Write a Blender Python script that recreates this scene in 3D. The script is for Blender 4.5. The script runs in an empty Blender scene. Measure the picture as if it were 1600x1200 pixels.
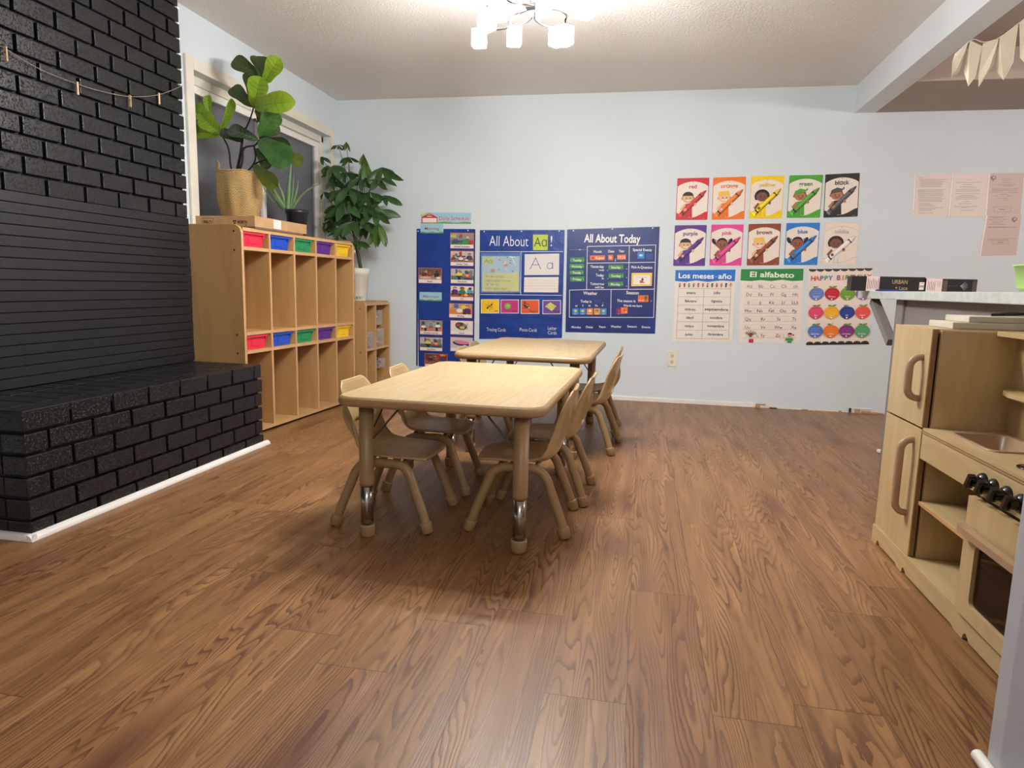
import bpy, bmesh, math, random
from mathutils import Vector, Matrix
PI = math.pi
sc = bpy.context.scene
COL = sc.collection

# ------------------------------------------------------------------ camera
CAM_H = 0.9
FPX, YAW, PITCH, ROLL = 1046.56, -0.1879, 0.1449, 0.024
def cam_axes():
    cy, sy = math.cos(YAW), math.sin(YAW)
    f = Vector((sy, cy, 0)); r = Vector((cy, -sy, 0)); u = Vector((0, 0, 1))
    f2 = f * math.cos(PITCH) - u * math.sin(PITCH); u2 = u * math.cos(PITCH) + f * math.sin(PITCH)
    r3 = r * math.cos(ROLL) + u2 * math.sin(ROLL); u3 = u2 * math.cos(ROLL) - r * math.sin(ROLL)
    return r3, u3, f2
CR, CU, CF = cam_axes()
cam_data = bpy.data.cameras.new('camera')
cam = bpy.data.objects.new('camera', cam_data)
COL.objects.link(cam)
cam_data.sensor_fit = 'HORIZONTAL'; cam_data.sensor_width = 36.0
cam_data.lens = 36.0 * FPX / 1600.0
cam_data.clip_start = 0.02; cam_data.clip_end = 60
cam.matrix_world = Matrix(((CR.x, CU.x, -CF.x, 0), (CR.y, CU.y, -CF.y, 0), (CR.z, CU.z, -CF.z, CAM_H), (0, 0, 0, 1)))
sc.camera = cam

def at(px, py, val, axis=1):
    """a spot read off the photograph, placed on the plane axis=val (metres)"""
    d = CR * ((px - 800) / FPX) - CU * ((py - 600) / FPX) + CF
    o = Vector((0, 0, CAM_H))
    t = (val - o[axis]) / d[axis]
    return o + d * t

# ------------------------------------------------------------------ world, lights, exposure
sc.view_settings.view_transform = 'Standard'
sc.view_settings.look = 'None'
sc.view_settings.gamma = 1.0
sc.view_settings.use_curve_mapping = False
sc.view_settings.exposure = 0.26
world = bpy.data.worlds.new('dusk'); sc.world = world; world.use_nodes = True
wn = world.node_tree.nodes; wn['Background'].inputs[0].default_value = (0.55, 0.6, 0.75, 1); wn['Background'].inputs[1].default_value = 0.5

def area_light(name, loc, rot, size, power, color, size_y=None):
    l = bpy.data.lights.new(name, 'AREA'); l.energy = power; l.color = color
    l.shape = 'RECTANGLE' if size_y else 'DISK'; l.size = size
    if size_y: l.size_y = size_y
    o = bpy.data.objects.new(name, l); COL.objects.link(o); o.location = loc; o.rotation_euler = rot
    return o
def globe_light(name, loc, radius, power, color):
    l = bpy.data.lights.new(name, 'POINT'); l.energy = power; l.color = color; l.shadow_soft_size = radius
    o = bpy.data.objects.new(name, l); COL.objects.link(o); o.location = loc
    return o
globe_light('room_lamp_behind_camera', (0.3, -1.1, 2.0), 0.14, 46, (1.0, 0.94, 0.88))
globe_light('side_room_lamp', (3.3, 2.7, 1.95), 0.12, 84, (1.0, 0.88, 0.83))
CHAND = (-0.50, 3.0)
BULB_W = 20.5
BULB_COL = (1.0, 0.985, 0.96)

# ------------------------------------------------------------------ materials
def lin(c):
    c = c / 255.0
    return c / 12.92 if c <= 0.04045 else ((c + 0.055) / 1.055) ** 2.4
def rgb(r, g=None, b=None):
    if g is None: r, g, b = r
    return (lin(r), lin(g), lin(b), 1.0)
_m = {}
class NT:
    def __init__(s, name):
        s.m = bpy.data.materials.new(name); s.m.use_nodes = True
        s.t = s.m.node_tree; s.b = s.t.nodes['Principled BSDF']
    def n(s, typ, **kw):
        nd = s.t.nodes.new(typ)
        for k, v in kw.items(): setattr(nd, k, v)
        return nd
    def l(s, a, b): s.t.links.new(a, b)
    def math(s, op, a, b=None, c=None):
        nd = s.n('ShaderNodeMath', operation=op)
        for i, v in enumerate((a, b, c)):
            if v is None: continue
            if hasattr(v, 'is_linked') or hasattr(v, 'links'): s.l(v, nd.inputs[i])
            else: nd.inputs[i].default_value = v
        return nd.outputs[0]
    def comb(s, x, y, z=0.0):
        nd = s.n('ShaderNodeCombineXYZ')
        for i, v in enumerate((x, y, z)):
            if hasattr(v, 'links'): s.l(v, nd.inputs[i])
            else: nd.inputs[i].default_value = v
        return nd.outputs[0]
    def noise(s, vec, scale=5, detail=3, rough=0.5, dim='3D'):
        nd = s.n('ShaderNodeTexNoise', noise_dimensions=dim)
        nd.inputs['Scale'].default_value = scale; nd.inputs['Detail'].default_value = detail; nd.inputs['Roughness'].default_value = rough
        if vec is not None: s.l(vec, nd.inputs['Vector'])
        return nd.outputs['Fac']
    def ramp(s, fac, stops):
        nd = s.n('ShaderNodeValToRGB'); cr = nd.color_ramp
        while len(cr.elements) < len(stops): cr.elements.new(0.5)
        for e, (p, c) in zip(cr.elements, stops): e.position = p; e.color = c
        s.l(fac, nd.inputs[0]); return nd.outputs[0]
    def mix(s, fac, a, b, blend='MIX'):
        nd = s.n('ShaderNodeMix', data_type='RGBA', blend_type=blend)
        if hasattr(fac, 'links'): s.l(fac, nd.inputs[0])
        else: nd.inputs[0].default_value = fac
        for i, v in ((6, a), (7, b)):
            if hasattr(v, 'links'): s.l(v, nd.inputs[i])
            else: nd.inputs[i].default_value = v
        return nd.outputs[2]
    def bump(s, h, strength=0.3, dist=0.01):
        nd = s.n('ShaderNodeBump'); nd.inputs['Strength'].default_value = strength; nd.inputs['Distance'].default_value = dist
        s.l(h, nd.inputs['Height']); s.l(nd.outputs[0], s.b.inputs['Normal'])
    def obj(s): return s.n('ShaderNodeTexCoord').outputs['Object']
    def gen_pos(s): return s.n('ShaderNodeNewGeometry').outputs['Position']

def pm(name, c, rough=0.5, var=0.05, scale=12, bump=0.0, bscale=200, metal=0.0, spec=0.5, coat=0.0, sub=None):
    if name in _m: return _m[name]
    t = NT(name); b = t.b
    fac = t.noise(t.obj(), scale, 3)
    col = rgb(c); d = tuple(x * (1 - var * 2) for x in col[:3]) + (1,); e = tuple(min(1, x * (1 + var)) for x in col[:3]) + (1,)
    t.l(t.ramp(fac, [(0.3, d), (0.7, e)]), b.inputs['Base Color'])
    b.inputs['Roughness'].default_value = rough; b.inputs['Metallic'].default_value = metal
    b.inputs['Specular IOR Level'].default_value = spec; b.inputs['Coat Weight'].default_value = coat
    if bump: t.bump(t.noise(t.obj(), bscale, 4, 0.6), bump, 0.004)
    _m[name] = t.m; return t.m

def ink(c, rough=0.45):
    c = tuple(c); k = 'print_%02x%02x%02x' % c
    if k in _m: return _m[k]
    return pm(k, c, rough, 0.01, 30)

def wood(name, base, dark, rough=0.4, axis='z', scale=1.0, ring=9.0, contrast=0.5, bump=0.05):
    """laminate or birch-ply grain running along the given object axis"""
    if name in _m: return _m[name]
    t = NT(name); o = t.obj(); sp = t.n('ShaderNodeSeparateXYZ'); t.l(o, sp.inputs[0])
    X, Y, Z = sp.outputs
    st = 0.12
    v = {'z': (X, Y, t.math('MULTIPLY', Z, st)), 'y': (X, t.math('MULTIPLY', Y, st), Z), 'x': (t.math('MULTIPLY', X, st), Y, Z)}[axis]
    vec = t.comb(*v)
    n1 = t.noise(vec, 4.0 * scale, 2, 0.5)
    w = t.math('SINE', t.math('MULTIPLY', n1, ring * 6.283))
    fine = t.noise(vec, 90 * scale, 3, 0.7)
    f = t.math('ADD', t.math('MULTIPLY', w, 0.25 * contrast), t.math('ADD', t.math('MULTIPLY', fine, 0.55), 0.22))
    t.l(t.ramp(f, [(0.2, rgb(dark)), (0.65, rgb(base))]), t.b.inputs['Base Color'])
    t.b.inputs['Roughness'].default_value = rough
    t.bump(fine, bump, 0.002)
    _m[name] = t.m; return t.m

def floor_mat():
    t = NT('oak_vinyl_plank'); P = t.gen_pos(); sp = t.n('ShaderNodeSeparateXYZ'); t.l(P, sp.inputs[0]); X, Y, Z = sp.outputs
    W, L = 0.182, 1.22
    cx = t.math('FLOOR', t.math('DIVIDE', t.math('ADD', X, 40.03), W))
    wn1 = t.n('ShaderNodeTexWhiteNoise', noise_dimensions='1D'); t.l(cx, wn1.inputs['W'])
    yy = t.math('ADD', t.math('DIVIDE', t.math('ADD', Y, 40.0), L), wn1.outputs['Value'])
    ry = t.math('FLOOR', yy)
    wn2 = t.n('ShaderNodeTexWhiteNoise', noise_dimensions='2D'); t.l(t.comb(cx, ry), wn2.inputs['Vector'])
    idv = wn2.outputs['Value']; idc = t.n('ShaderNodeSeparateColor'); t.l(wn2.outputs['Color'], idc.inputs[0])
    ox = t.math('MULTIPLY', idc.outputs[0], 37.0); oy = t.math('MULTIPLY', idc.outputs[1], 53.0)
    # growth rings seen as cathedral figures: contour lines of a stretched noise
    v1 = t.comb(t.math('ADD', t.math('MULTIPLY', X, 7.5), ox), t.math('ADD', t.math('MULTIPLY', Y, 0.62), oy))
    n1 = t.noise(v1, 1.0, 1.5, 0.45)
    v1b = t.comb(t.math('ADD', t.math('MULTIPLY', X, 60), ox), t.math('ADD', t.math('MULTIPLY', Y, 16), oy))
    n1b = t.noise(v1b, 1.0, 2, 0.5)
    ph = t.math('ADD', t.math('MULTIPLY', n1, 40.0), t.math('MULTIPLY', n1b, 0.75))
    ring = t.math('FRACT', ph)
    line = t.n('ShaderNodeMapRange', interpolation_type='SMOOTHSTEP'); t.l(ring, line.inputs[0])
    line.inputs[1].default_value = 0.42; line.inputs[2].default_value = 0.97
    # how strongly this bit is figured
    v2 = t.comb(t.math('ADD', t.math('MULTIPLY', X, 9), oy), t.math('ADD', t.math('MULTIPLY', Y, 1.6), ox))
    msk = t.n('ShaderNodeMapRange'); t.l(t.noise(v2, 1.0, 2, 0.5), msk.inputs[0]); msk.inputs[1].default_value = 0.32; msk.inputs[2].default_value = 0.62
    figure = t.math('MULTIPLY', line.outputs[0], t.math('ADD', t.math('MULTIPLY', msk.outputs[0], 0.75), 0.25))
    v3 = t.comb(t.math('ADD', t.math('MULTIPLY', X, 240), ox), t.math('ADD', t.math('MULTIPLY', Y, 7), oy))
    fine = t.noise(v3, 1.0, 3, 0.65)
    v4 = t.comb(t.math('ADD', t.math('MULTIPLY', X, 22), ox), t.math('ADD', t.math('MULTIPLY', Y, 1.4), oy))
    streak = t.noise(v4, 1.0, 3, 0.6)
    # knots
    vk = t.comb(t.math('ADD', t.math('MULTIPLY', X, 5.0), ox), t.math('ADD', t.math('MULTIPLY', Y, 1.5), oy))
    vo = t.n('ShaderNodeTexVoronoi'); vo.inputs['Scale'].default_value = 0.75; t.l(vk, vo.inputs['Vector'])
    kn = t.n('ShaderNodeMapRange'); t.l(vo.outputs['Distance'], kn.inputs[0]); kn.inputs[1].default_value = 0.02; kn.inputs[2].default_value = 0.32; kn.inputs[3].default_value = 1.0; kn.inputs[4].default_value = 0.0
    knot = t.math('MULTIPLY', t.math('POWER', kn.outputs[0], 1.6), t.math('ADD', 0.35, fine))
    base = t.ramp(streak, [(0.25, rgb(124, 82, 50)), (0.5, rgb(158, 114, 72)), (0.75, rgb(188, 142, 94))])
    base = t.mix(t.math('MULTIPLY', t.math('SUBTRACT', 1.0, fine), 0.7), base, rgb(108, 76, 48))
    c2 = t.mix(t.math('MULTIPLY', figure, 0.80), base, rgb(84, 48, 32))
    c3 = t.mix(t.math('MULTIPLY', knot, 1.0), c2, rgb(84, 44, 34))
    tone = t.n('ShaderNodeHueSaturation'); t.l(c3, tone.inputs['Color'])
    t.l(t.math('ADD', 0.90, t.math('MULTIPLY', idv, 0.20)), tone.inputs['Value'])
    t.l(t.math('ADD', 0.497, t.math('MULTIPLY', idc.outputs[2], 0.007)), tone.inputs['Hue'])
    fx = t.math('FRACT', t.math('DIVIDE', t.math('ADD', X, 40.03), W)); fy = t.math('FRACT', yy)
    ex = t.math('MINIMUM', fx, t.math('SUBTRACT', 1.0, fx)); ey = t.math('MINIMUM', fy, t.math('SUBTRACT', 1.0, fy))
    seam = t.math('MAXIMUM', t.math('LESS_THAN', ex, 0.006), t.math('LESS_THAN', ey, 0.0012))
    c4 = t.mix(t.math('MULTIPLY', seam, 0.6), tone.outputs[0], rgb(60, 38, 28))
    t.l(c4, t.b.inputs['Base Color'])
    t.l(t.math('ADD', 0.30, t.math('MULTIPLY', fine, 0.22)), t.b.inputs['Roughness'])
    t.b.inputs['Specular IOR Level'].default_value = 0.5
    h = t.math('SUBTRACT', t.math('MULTIPLY', fine, 0.6), t.math('ADD', t.math('MULTIPLY', figure, 0.5), seam))
    t.bump(h, 0.35, 0.0012)
    return t.m

def wall_paint(name='blue_grey_wall_paint', c=(216, 226, 231)):
    if name in _m: return _m[name]
    t = NT(name); P = t.gen_pos()
    n = t.noise(P, 1.3, 3); n2 = t.noise(P, 55, 4, 0.6)
    a = rgb(c); b = tuple(x * 0.965 for x in a[:3]) + (1,)
    t.l(t.ramp(n, [(0.35, b), (0.65, a)]), t.b.inputs['Base Color'])
    t.b.inputs['Roughness'].default_value = 0.55; t.b.inputs['Specular IOR Level'].default_value = 0.35
    t.bump(n2, 0.22, 0.004)
    _m[name] = t.m; return t.m
def ceiling_mat():
    t = NT('stippled_ceiling_paint'); P = t.gen_pos()
    n = t.noise(P, 75, 5, 0.65); n0 = t.noise(P, 1.0, 2)
    t.l(t.ramp(n0, [(0.3, rgb(238, 233, 228)), (0.7, rgb(244, 240, 236))]), t.b.inputs['Base Color'])
    t.b.inputs['Roughness'].default_value = 0.85
    t.bump(n, 0.9, 0.012); return t.m
def black_brick():
    t = NT('black_painted_brick'); P = t.obj()
    n = t.noise(P, 28, 6, 0.7); pit = t.noise(P, 120, 3, 0.6)
    t.l(t.ramp(n, [(0.3, rgb(16, 16, 18)), (0.75, rgb(26, 26, 30))]), t.b.inputs['Base Color'])
    t.b.inputs['Roughness'].default_value = 0.36
    t.b.inputs['Specular IOR Level'].default_value = 0.5
    pr = t.n('ShaderNodeMapRange'); t.l(pit, pr.inputs[0]); pr.inputs[1].default_value = 0.28; pr.inputs[2].default_value = 0.46
    t.bump(t.math('ADD', t.math('MULTIPLY', n, 0.7), pr.outputs[0]), 0.55, 0.004); return t.m

M = dict(
    floor=floor_mat(), wall=wall_paint(), ceil=ceiling_mat(), brick=black_brick(),
    mortar=pm('black_mortar', (4, 4, 5), 0.7, 0.1, 40, 0.4, 90),
    slat=pm('black_painted_boards', (24, 24, 27), 0.5, 0.08, 9, 0.25, 60),
    trim=pm('white_trim_paint', (236, 234, 228), 0.35, 0.03),
    casing=pm('cream_window_casing', (228, 221, 208), 0.35, 0.03),
    beam=wall_paint('pale_beam_paint', (226, 232, 236)),
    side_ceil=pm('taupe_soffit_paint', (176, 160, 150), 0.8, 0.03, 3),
    grey_wall=wall_paint('shaded_divider_grey', (132, 126, 122)), near=wall_paint('grey_wall_end_paint', (186, 190, 198)),  # divider grey is darkened, the wall's shade put into its colour
    maple=wood('maple_laminate', (196, 156, 104), (182, 140, 88), 0.38, 'z', 1.0, 6, 0.5),
    maple_h=wood('maple_laminate_flat', (198, 160, 108), (184, 144, 92), 0.38, 'y', 1.0, 6, 0.5),
    maple_edge=pm('maple_edge_band', (204, 160, 112), 0.4, 0.04),
    tabletop=wood('light_maple_top', (190, 167, 124), (176, 150, 108), 0.32, 'y', 2.2, 10, 0.6),
    tan=pm('tan_plastic', (160, 130, 92), 0.38, 0.03, 6, 0.05, 300),
    chair=pm('sand_moulded_plastic', (178, 150, 108), 0.36, 0.03, 6, 0.08, 400),
    chrome=pm('chrome_tube', (176, 172, 168), 0.16, 0.02, 6, metal=1.0),
    darkmetal=pm('dark_brace_steel', (92, 76, 58), 0.4, 0.05, metal=0.3),
    birch=wood('birch_ply_face', (200, 176, 132), (186, 160, 112), 0.34, 'z', 1.6, 7, 0.5),
    birch_h=wood('birch_ply_flat', (200, 176, 132), (186, 160, 112), 0.34, 'y', 1.6, 7, 0.5),
    ply_edge=pm('ply_edge_layers', (150, 112, 74), 0.5, 0.12, 60),
    taupe=pm('taupe_plastic', (172, 142, 112), 0.34, 0.03),
    black=pm('glossy_black_plastic', (16, 16, 17), 0.2, 0.05),
    screw=pm('dark_screw', (50, 40, 30), 0.4),
    white=pm('white_plastic', (240, 238, 232), 0.35, 0.02),
    card=pm('brown_cardboard', (188, 150, 106), 0.75, 0.05, 20, 0.1, 150),
    chart=None,
)
def glossy_mix(name, col, transp, rough=0.02, tint=(1, 1, 1, 1)):
    t = NT(name); out = t.t.nodes['Material Output']
    tr = t.n('ShaderNodeBsdfTransparent'); tr.inputs[0].default_value = tint
    t.b.inputs['Base Color'].default_value = col; t.b.inputs['Roughness'].default_value = rough
    mx = t.n('ShaderNodeMixShader')
    fr = t.noise(t.obj(), 3, 1)
    mr = t.n('ShaderNodeMapRange'); t.l(fr, mr.inputs[0]); mr.inputs[3].default_value = max(0, transp - 0.02); mr.inputs[4].default_value = min(1, transp + 0.02)
    t.l(mr.outputs[0], mx.inputs[0]); t.l(t.b.outputs[0], mx.inputs[1]); t.l(tr.outputs[0], mx.inputs[2]); t.l(mx.outputs[0], out.inputs[0])
    return t.m
def emit(name, col, strength):
    t = NT(name); t.b.inputs['Base Color'].default_value = (0.8, 0.8, 0.8, 1)
    t.b.inputs['Emission Color'].default_value = col; t.b.inputs['Emission Strength'].default_value = strength
    return t.m
M['glass'] = glossy_mix('window_glass', rgb(120, 122, 130), 0.68, 0.02)
M['shade'] = glossy_mix('lamp_shade_glass', rgb(250, 250, 255), 0.86, 0.05)
_b = M['shade'].node_tree.nodes['Principled BSDF']; _b.inputs['Emission Color'].default_value = (1, 1, 1, 1); _b.inputs['Emission Strength'].default_value = 1.6
M['oven_glass'] = glossy_mix('smoked_oven_window', rgb(70, 52, 40), 0.72, 0.08, rgb(200, 180, 160))
M['clear'] = glossy_mix('clear_tub_plastic', rgb(225, 228, 232), 0.84, 0.1)
M['sleeve'] = glossy_mix('clear_page_sleeve', rgb(240, 236, 232), 0.8, 0.1)
M['bulb'] = emit('lit_bulb', (1, 0.98, 0.95, 1), 30)
M['fairy'] = emit('fairy_bulb', (1, 1, 1, 1), 1.0)
def chart_mat():
    t = NT('blue_pocket_chart_vinyl'); P = t.obj()
    n = t.noise(P, 4, 4, 0.6)
    t.l(t.ramp(n, [(0.3, rgb(16, 50, 128)), (0.7, rgb(26, 68, 158))]), t.b.inputs['Base Color'])
    t.b.inputs['Roughness'].default_value = 0.38
    t.bump(t.noise(P, 9, 5, 0.6), 0.5, 0.012); return t.m
M['chart'] = chart_mat()

# ------------------------------------------------------------------ object helpers
def tag(o, label=None, cat=None, group=None, kind=None):
    if label: o['label'] = label
    if cat: o['category'] = cat
    if group: o['group'] = group
    if kind: o['kind'] = kind
    return o
def empty(name, loc, rz=0.0, label=None, cat=None, group=None, kind=None, parent=None):
    o = bpy.data.objects.new(name, None); COL.objects.link(o); o.location = loc; o.rotation_euler = (0, 0, rz)
    o.empty_display_size = 0.05
    if parent: o.parent = parent
    return tag(o, label, cat, group, kind)
def copy_tree(o, parent=None):
    c = o.copy(); COL.objects.link(c); c.parent = parent
    for ch in [x for x in o.children]: copy_tree(ch, c)
    return c

class MB:
    """collects vertices and faces; build() links them as one mesh object"""
    def __init__(s): s.v = []; s.f = []; s.mi = []; s.mats = []; s.sm = []
    def mat(s, m):
        if m not in s.mats: s.mats.append(m)
        return s.mats.index(m)
    def add(s, vs, fs, m=None, smooth=False):
        k = len(s.v); i = s.mat(m) if m else 0
        s.v += [tuple(x) for x in vs]
        for f in fs: s.f.append([k + a for a in f]); s.mi.append(i); s.sm.append(smooth)
        return s
    def box(s, lo, hi, m=None, bev=0.0, T=None):
        (x0, y0, z0), (x1, y1, z1) = lo, hi
        if bev <= 0:
            vs = [(x, y, z) for x in (x0, x1) for y in (y0, y1) for z in (z0, z1)]
            fs = [(0, 1, 3, 2), (4, 6, 7, 5), (0, 4, 5, 1), (2, 3, 7, 6), (0, 2, 6, 4), (1, 5, 7, 3)]
        else:
            b = min(bev, (x1 - x0) * .49, (y1 - y0) * .49, (z1 - z0) * .49)
            bm = bmesh.new(); bmesh.ops.create_cube(bm, size=1.0)
            for v in bm.verts: v.co = Vector(((x0 + x1) / 2 + v.co.x * (x1 - x0), (y0 + y1) / 2 + v.co.y * (y1 - y0), (z0 + z1) / 2 + v.co.z * (z1 - z0)))
            bmesh.ops.bevel(bm, geom=bm.edges[:], offset=b, segments=2, affect='EDGES', profile=0.6)
            bm.verts.index_update()
            vs = [v.co.copy() for v in bm.verts]; fs = [[v.index for v in f.verts] for f in bm.faces]; bm.free()
        if T: vs = [T @ Vector(v) for v in vs]
        return s.add(vs, fs, m)
    def tube(s, pts, r, m=None, n=12, cap=True):
        pts = [Vector(p) for p in pts]; R = r if isinstance(r, (list, tuple)) else [r] * len(pts)
        tans = []
        for i in range(len(pts)):
            a = pts[max(0, i - 1)]; b = pts[min(len(pts) - 1, i + 1)]; tans.append((b - a).normalized())
        up = Vector((0, 0, 1)) if abs(tans[0].z) < 0.9 else Vector((1, 0, 0))
        x = tans[0].cross(up).normalized(); vs = []; fs = []
        for i, p in enumerate(pts):
            x = (x - tans[i] * x.dot(tans[i])).normalized(); y = tans[i].cross(x)
            for k in range(n):
                a = 2 * PI * k / n; vs.append(p + (x * math.cos(a) + y * math.sin(a)) * R[i])
        for i in range(len(pts) - 1):
            for k in range(n):
                a = i * n + k; b = i * n + (k + 1) % n; fs.append((a, b, b + n, a + n))
        s.add(vs, fs, m, True)
        if cap:
            k0 = [list(range(n))[::-1], [(len(pts) - 1) * n + k for k in range(n)]]
            s.add(vs, k0, m)
        return s
    def lathe(s, prof, c=(0, 0, 0), m=None, n=24, smooth=True):
        vs = []; fs = []
        for r, z in prof:
            for k in range(n):
                a = 2 * PI * k / n; vs.append((c[0] + r * math.cos(a), c[1] + r * math.sin(a), c[2] + z))
        for i in range(len(prof) - 1):
            for k in range(n):
                a = i * n + k; b = i * n + (k + 1) % n; fs.append((a, b, b + n, a + n))
        if prof[0][0] > 1e-5: fs.append(tuple(range(n))[::-1])
        if prof[-1][0] > 1e-5: fs.append(tuple((len(prof) - 1) * n + k for k in range(n)))
        return s.add(vs, fs, m, smooth)
    def prism(s, poly, d0, d1, plane='yz', m=None):
        """extrude polygon; plane gives the two axes of poly"""
        ax = {'x': 0, 'y': 1, 'z': 2}; a, b = ax[plane[0]], ax[plane[1]]; c = 3 - a - b
        vs = []
        for d in (d0, d1):
            for p in poly:
                v = [0, 0, 0]; v[a] = p[0]; v[b] = p[1]; v[c] = d; vs.append(v)
        n = len(poly); fs = [list(range(n))[::-1], [n + k for k in range(n)]] + [(k, (k + 1) % n, n + (k + 1) % n, n + k) for k in range(n)]
        return s.add(vs, fs, m)
    def build(s, name, m=None, parent=None, loc=None, fix=True):
        me = bpy.data.meshes.new(name)
        vs = s.v
        if loc is None and parent is None and vs:
            lo = [min(v[i] for v in vs) for i in range(3)]; hi = [max(v[i] for v in vs) for i in range(3)]
            loc = ((lo[0] + hi[0]) / 2, (lo[1] + hi[1]) / 2, lo[2])
            vs = [(v[0] - loc[0], v[1] - loc[1], v[2] - loc[2]) for v in vs]
        me.from_pydata(vs, [], s.f)
        if s.mats:
            for q in s.mats: me.materials.append(q)
            me.polygons.foreach_set('material_index', s.mi)
        elif m: me.materials.append(m)
        me.polygons.foreach_set('use_smooth', s.sm)
        if fix:
            bm = bmesh.new(); bm.from_mesh(me); bmesh.ops.recalc_face_normals(bm, faces=bm.faces[:]); bm.to_mesh(me); bm.free()
        me.update()
        o = bpy.data.objects.new(name, me); COL.objects.link(o)
        if loc: o.location = loc
        if parent: o.parent = parent
        return o

def ss(name, mb, m=None, parent=None):
    o = mb.build(name, m, parent)
    if not parent: o['kind'] = 'structure'
    return o
def rrect(x0, y0, x1, y1, r, n=5):
    pts = []
    for cx, cy, a0 in ((x1 - r, y1 - r, 0), (x0 + r, y1 - r, 90), (x0 + r, y0 + r, 180), (x1 - r, y0 + r, 270)):
        for k in range(n + 1):
            a = math.radians(a0 + 90 * k / n); pts.append((cx + r * math.cos(a), cy + r * math.sin(a)))
    return pts
def smooth_pts(P, n=6):
    P = [Vector(p) for p in P]; out = []
    for i in range(len(P) - 1):
        p0 = P[max(0, i - 1)]; p1 = P[i]; p2 = P[i + 1]; p3 = P[min(len(P) - 1, i + 2)]
        for k in range(n):
            t = k / n
            out.append(0.5 * ((2 * p1) + (p2 - p0) * t + (2 * p0 - 5 * p1 + 4 * p2 - p3) * t * t + (3 * p1 - p0 - 3 * p2 + p3) * t ** 3))
    out.append(P[-1]); return out

# ------------------------------------------------------------------ flat printed things
_txt = {}
def text_mesh(s, bold=0.0):
    k = (s, bold)
    if k in _txt: return _txt[k]
    cu = bpy.data.curves.new('t', 'FONT'); cu.body = s; cu.size = 1.0; cu.resolution_u = 3; cu.offset = bold; cu.fill_mode = 'FRONT'
    o = bpy.data.objects.new('t', cu); me = bpy.data.meshes.new_from_object(o)
    vs = [v.co.copy() for v in me.vertices]; fs = [list(p.vertices) for p in me.polygons]
    bpy.data.objects.remove(o); bpy.data.curves.remove(cu); bpy.data.meshes.remove(me)
    if vs:
        x0 = min(v.x for v in vs); x1 = max(v.x for v in vs)
    else: x0 = x1 = 0
    _txt[k] = (vs, fs, x0, x1); return _txt[k]
CAPH = 0.73
class Sheet:
    def __init__(s, O=(0, 5.476, 0), U=(1, 0, 0), V=(0, 0, 1), N=(0, -1, 0), d=0.0005):
        s.O = Vector(O); s.U = Vector(U); s.V = Vector(V); s.N = Vector(N); s.d = d; s.mb = MB(); s.step = 0.00008
    def P(s, u, v, d=None): return s.O + s.U * u + s.V * v + s.N * (s.d if d is None else d)
    def body(s, pts, th, m):
        n = len(pts); vs = [s.P(u, v, s.d) for u, v in pts] + [s.P(u, v, s.d + th) for u, v in pts]
        s.mb.add(vs, [list(range(n))[::-1], [n + k for k in range(n)]] + [(k, (k + 1) % n, n + (k + 1) % n, n + k) for k in range(n)], m)
        s.d += th + s.step
    def poly(s, pts, c):
        m = ink(c) if isinstance(c, tuple) else c
        s.mb.add([s.P(u, v) for u, v in pts], [list(range(len(pts)))], m); s.d += s.step
    def rect(s, u0, v0, u1, v1, c): s.poly([(u0, v0), (u1, v0), (u1, v1), (u0, v1)], c)
    def ell(s, u, v, a, b, c, rot=0, n=14, a0=0, a1=360):
        pts = []
        cr, sr = math.cos(rot), math.sin(rot); full = (a1 - a0) >= 360
        for k in range(n if full else n + 1):
            t = math.radians(a0 + (a1 - a0) * k / n); x, y = a * math.cos(t), b * math.sin(t); pts.append((u + x * cr - y * sr, v + x * sr + y * cr))
        s.poly(pts, c)
    def line(s, pts, w, c, closed=False):
        m = ink(c) if isinstance(c, tuple) else c
        if closed: pts = list(pts) + [pts[0]]
        vs = []; fs = []
        for (x0, y0), (x1, y1) in zip(pts[:-1], pts[1:]):
            dx, dy = x1 - x0, y1 - y0; L = math.hypot(dx, dy) or 1; nx, ny = -dy / L * w / 2, dx / L * w / 2; ex, ey = dx / L * w / 2, dy / L * w / 2
            k = len(vs); dd_ = s.d + (k // 4 % 3) * s.step * .3; vs += [s.P(x0 - ex + nx, y0 - ey + ny, dd_), s.P(x0 - ex - nx, y0 - ey - ny, dd_), s.P(x1 + ex - nx, y1 + ey - ny, dd_), s.P(x1 + ex + nx, y1 + ey + ny, dd_)]; fs.append((k, k + 1, k + 2, k + 3))
        s.mb.add(vs, fs, m); s.d += s.step
    def text(s, t, u, v, h, c, bold=0.0, wid=None, align='c', rot=0.0):
        """u,v: centre of the cap-height box; h: capital height; wid: total width to fit"""
        vs, fs, x0, x1 = text_mesh(t, bold)
        if not vs: return
        k = h / CAPH; kx = k if wid is None else wid / (x1 - x0)
        off = {'c': -(x0 + x1) / 2, 'l': -x0, 'r': -x1}[align]
        m = ink(c) if isinstance(c, tuple) else c; cr, sr = math.cos(rot), math.sin(rot)
        out = []
        for p in vs:
            a = (p.x + off) * kx; b = p.y * k - h / 2; out.append(s.P(u + a * cr - b * sr, v + a * sr + b * cr))
        s.mb.add(out, fs, m); s.d += s.step
    def build(s, name, parent=None): return s.mb.build(name, None, parent, fix=False)
YW = 5.476
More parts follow.
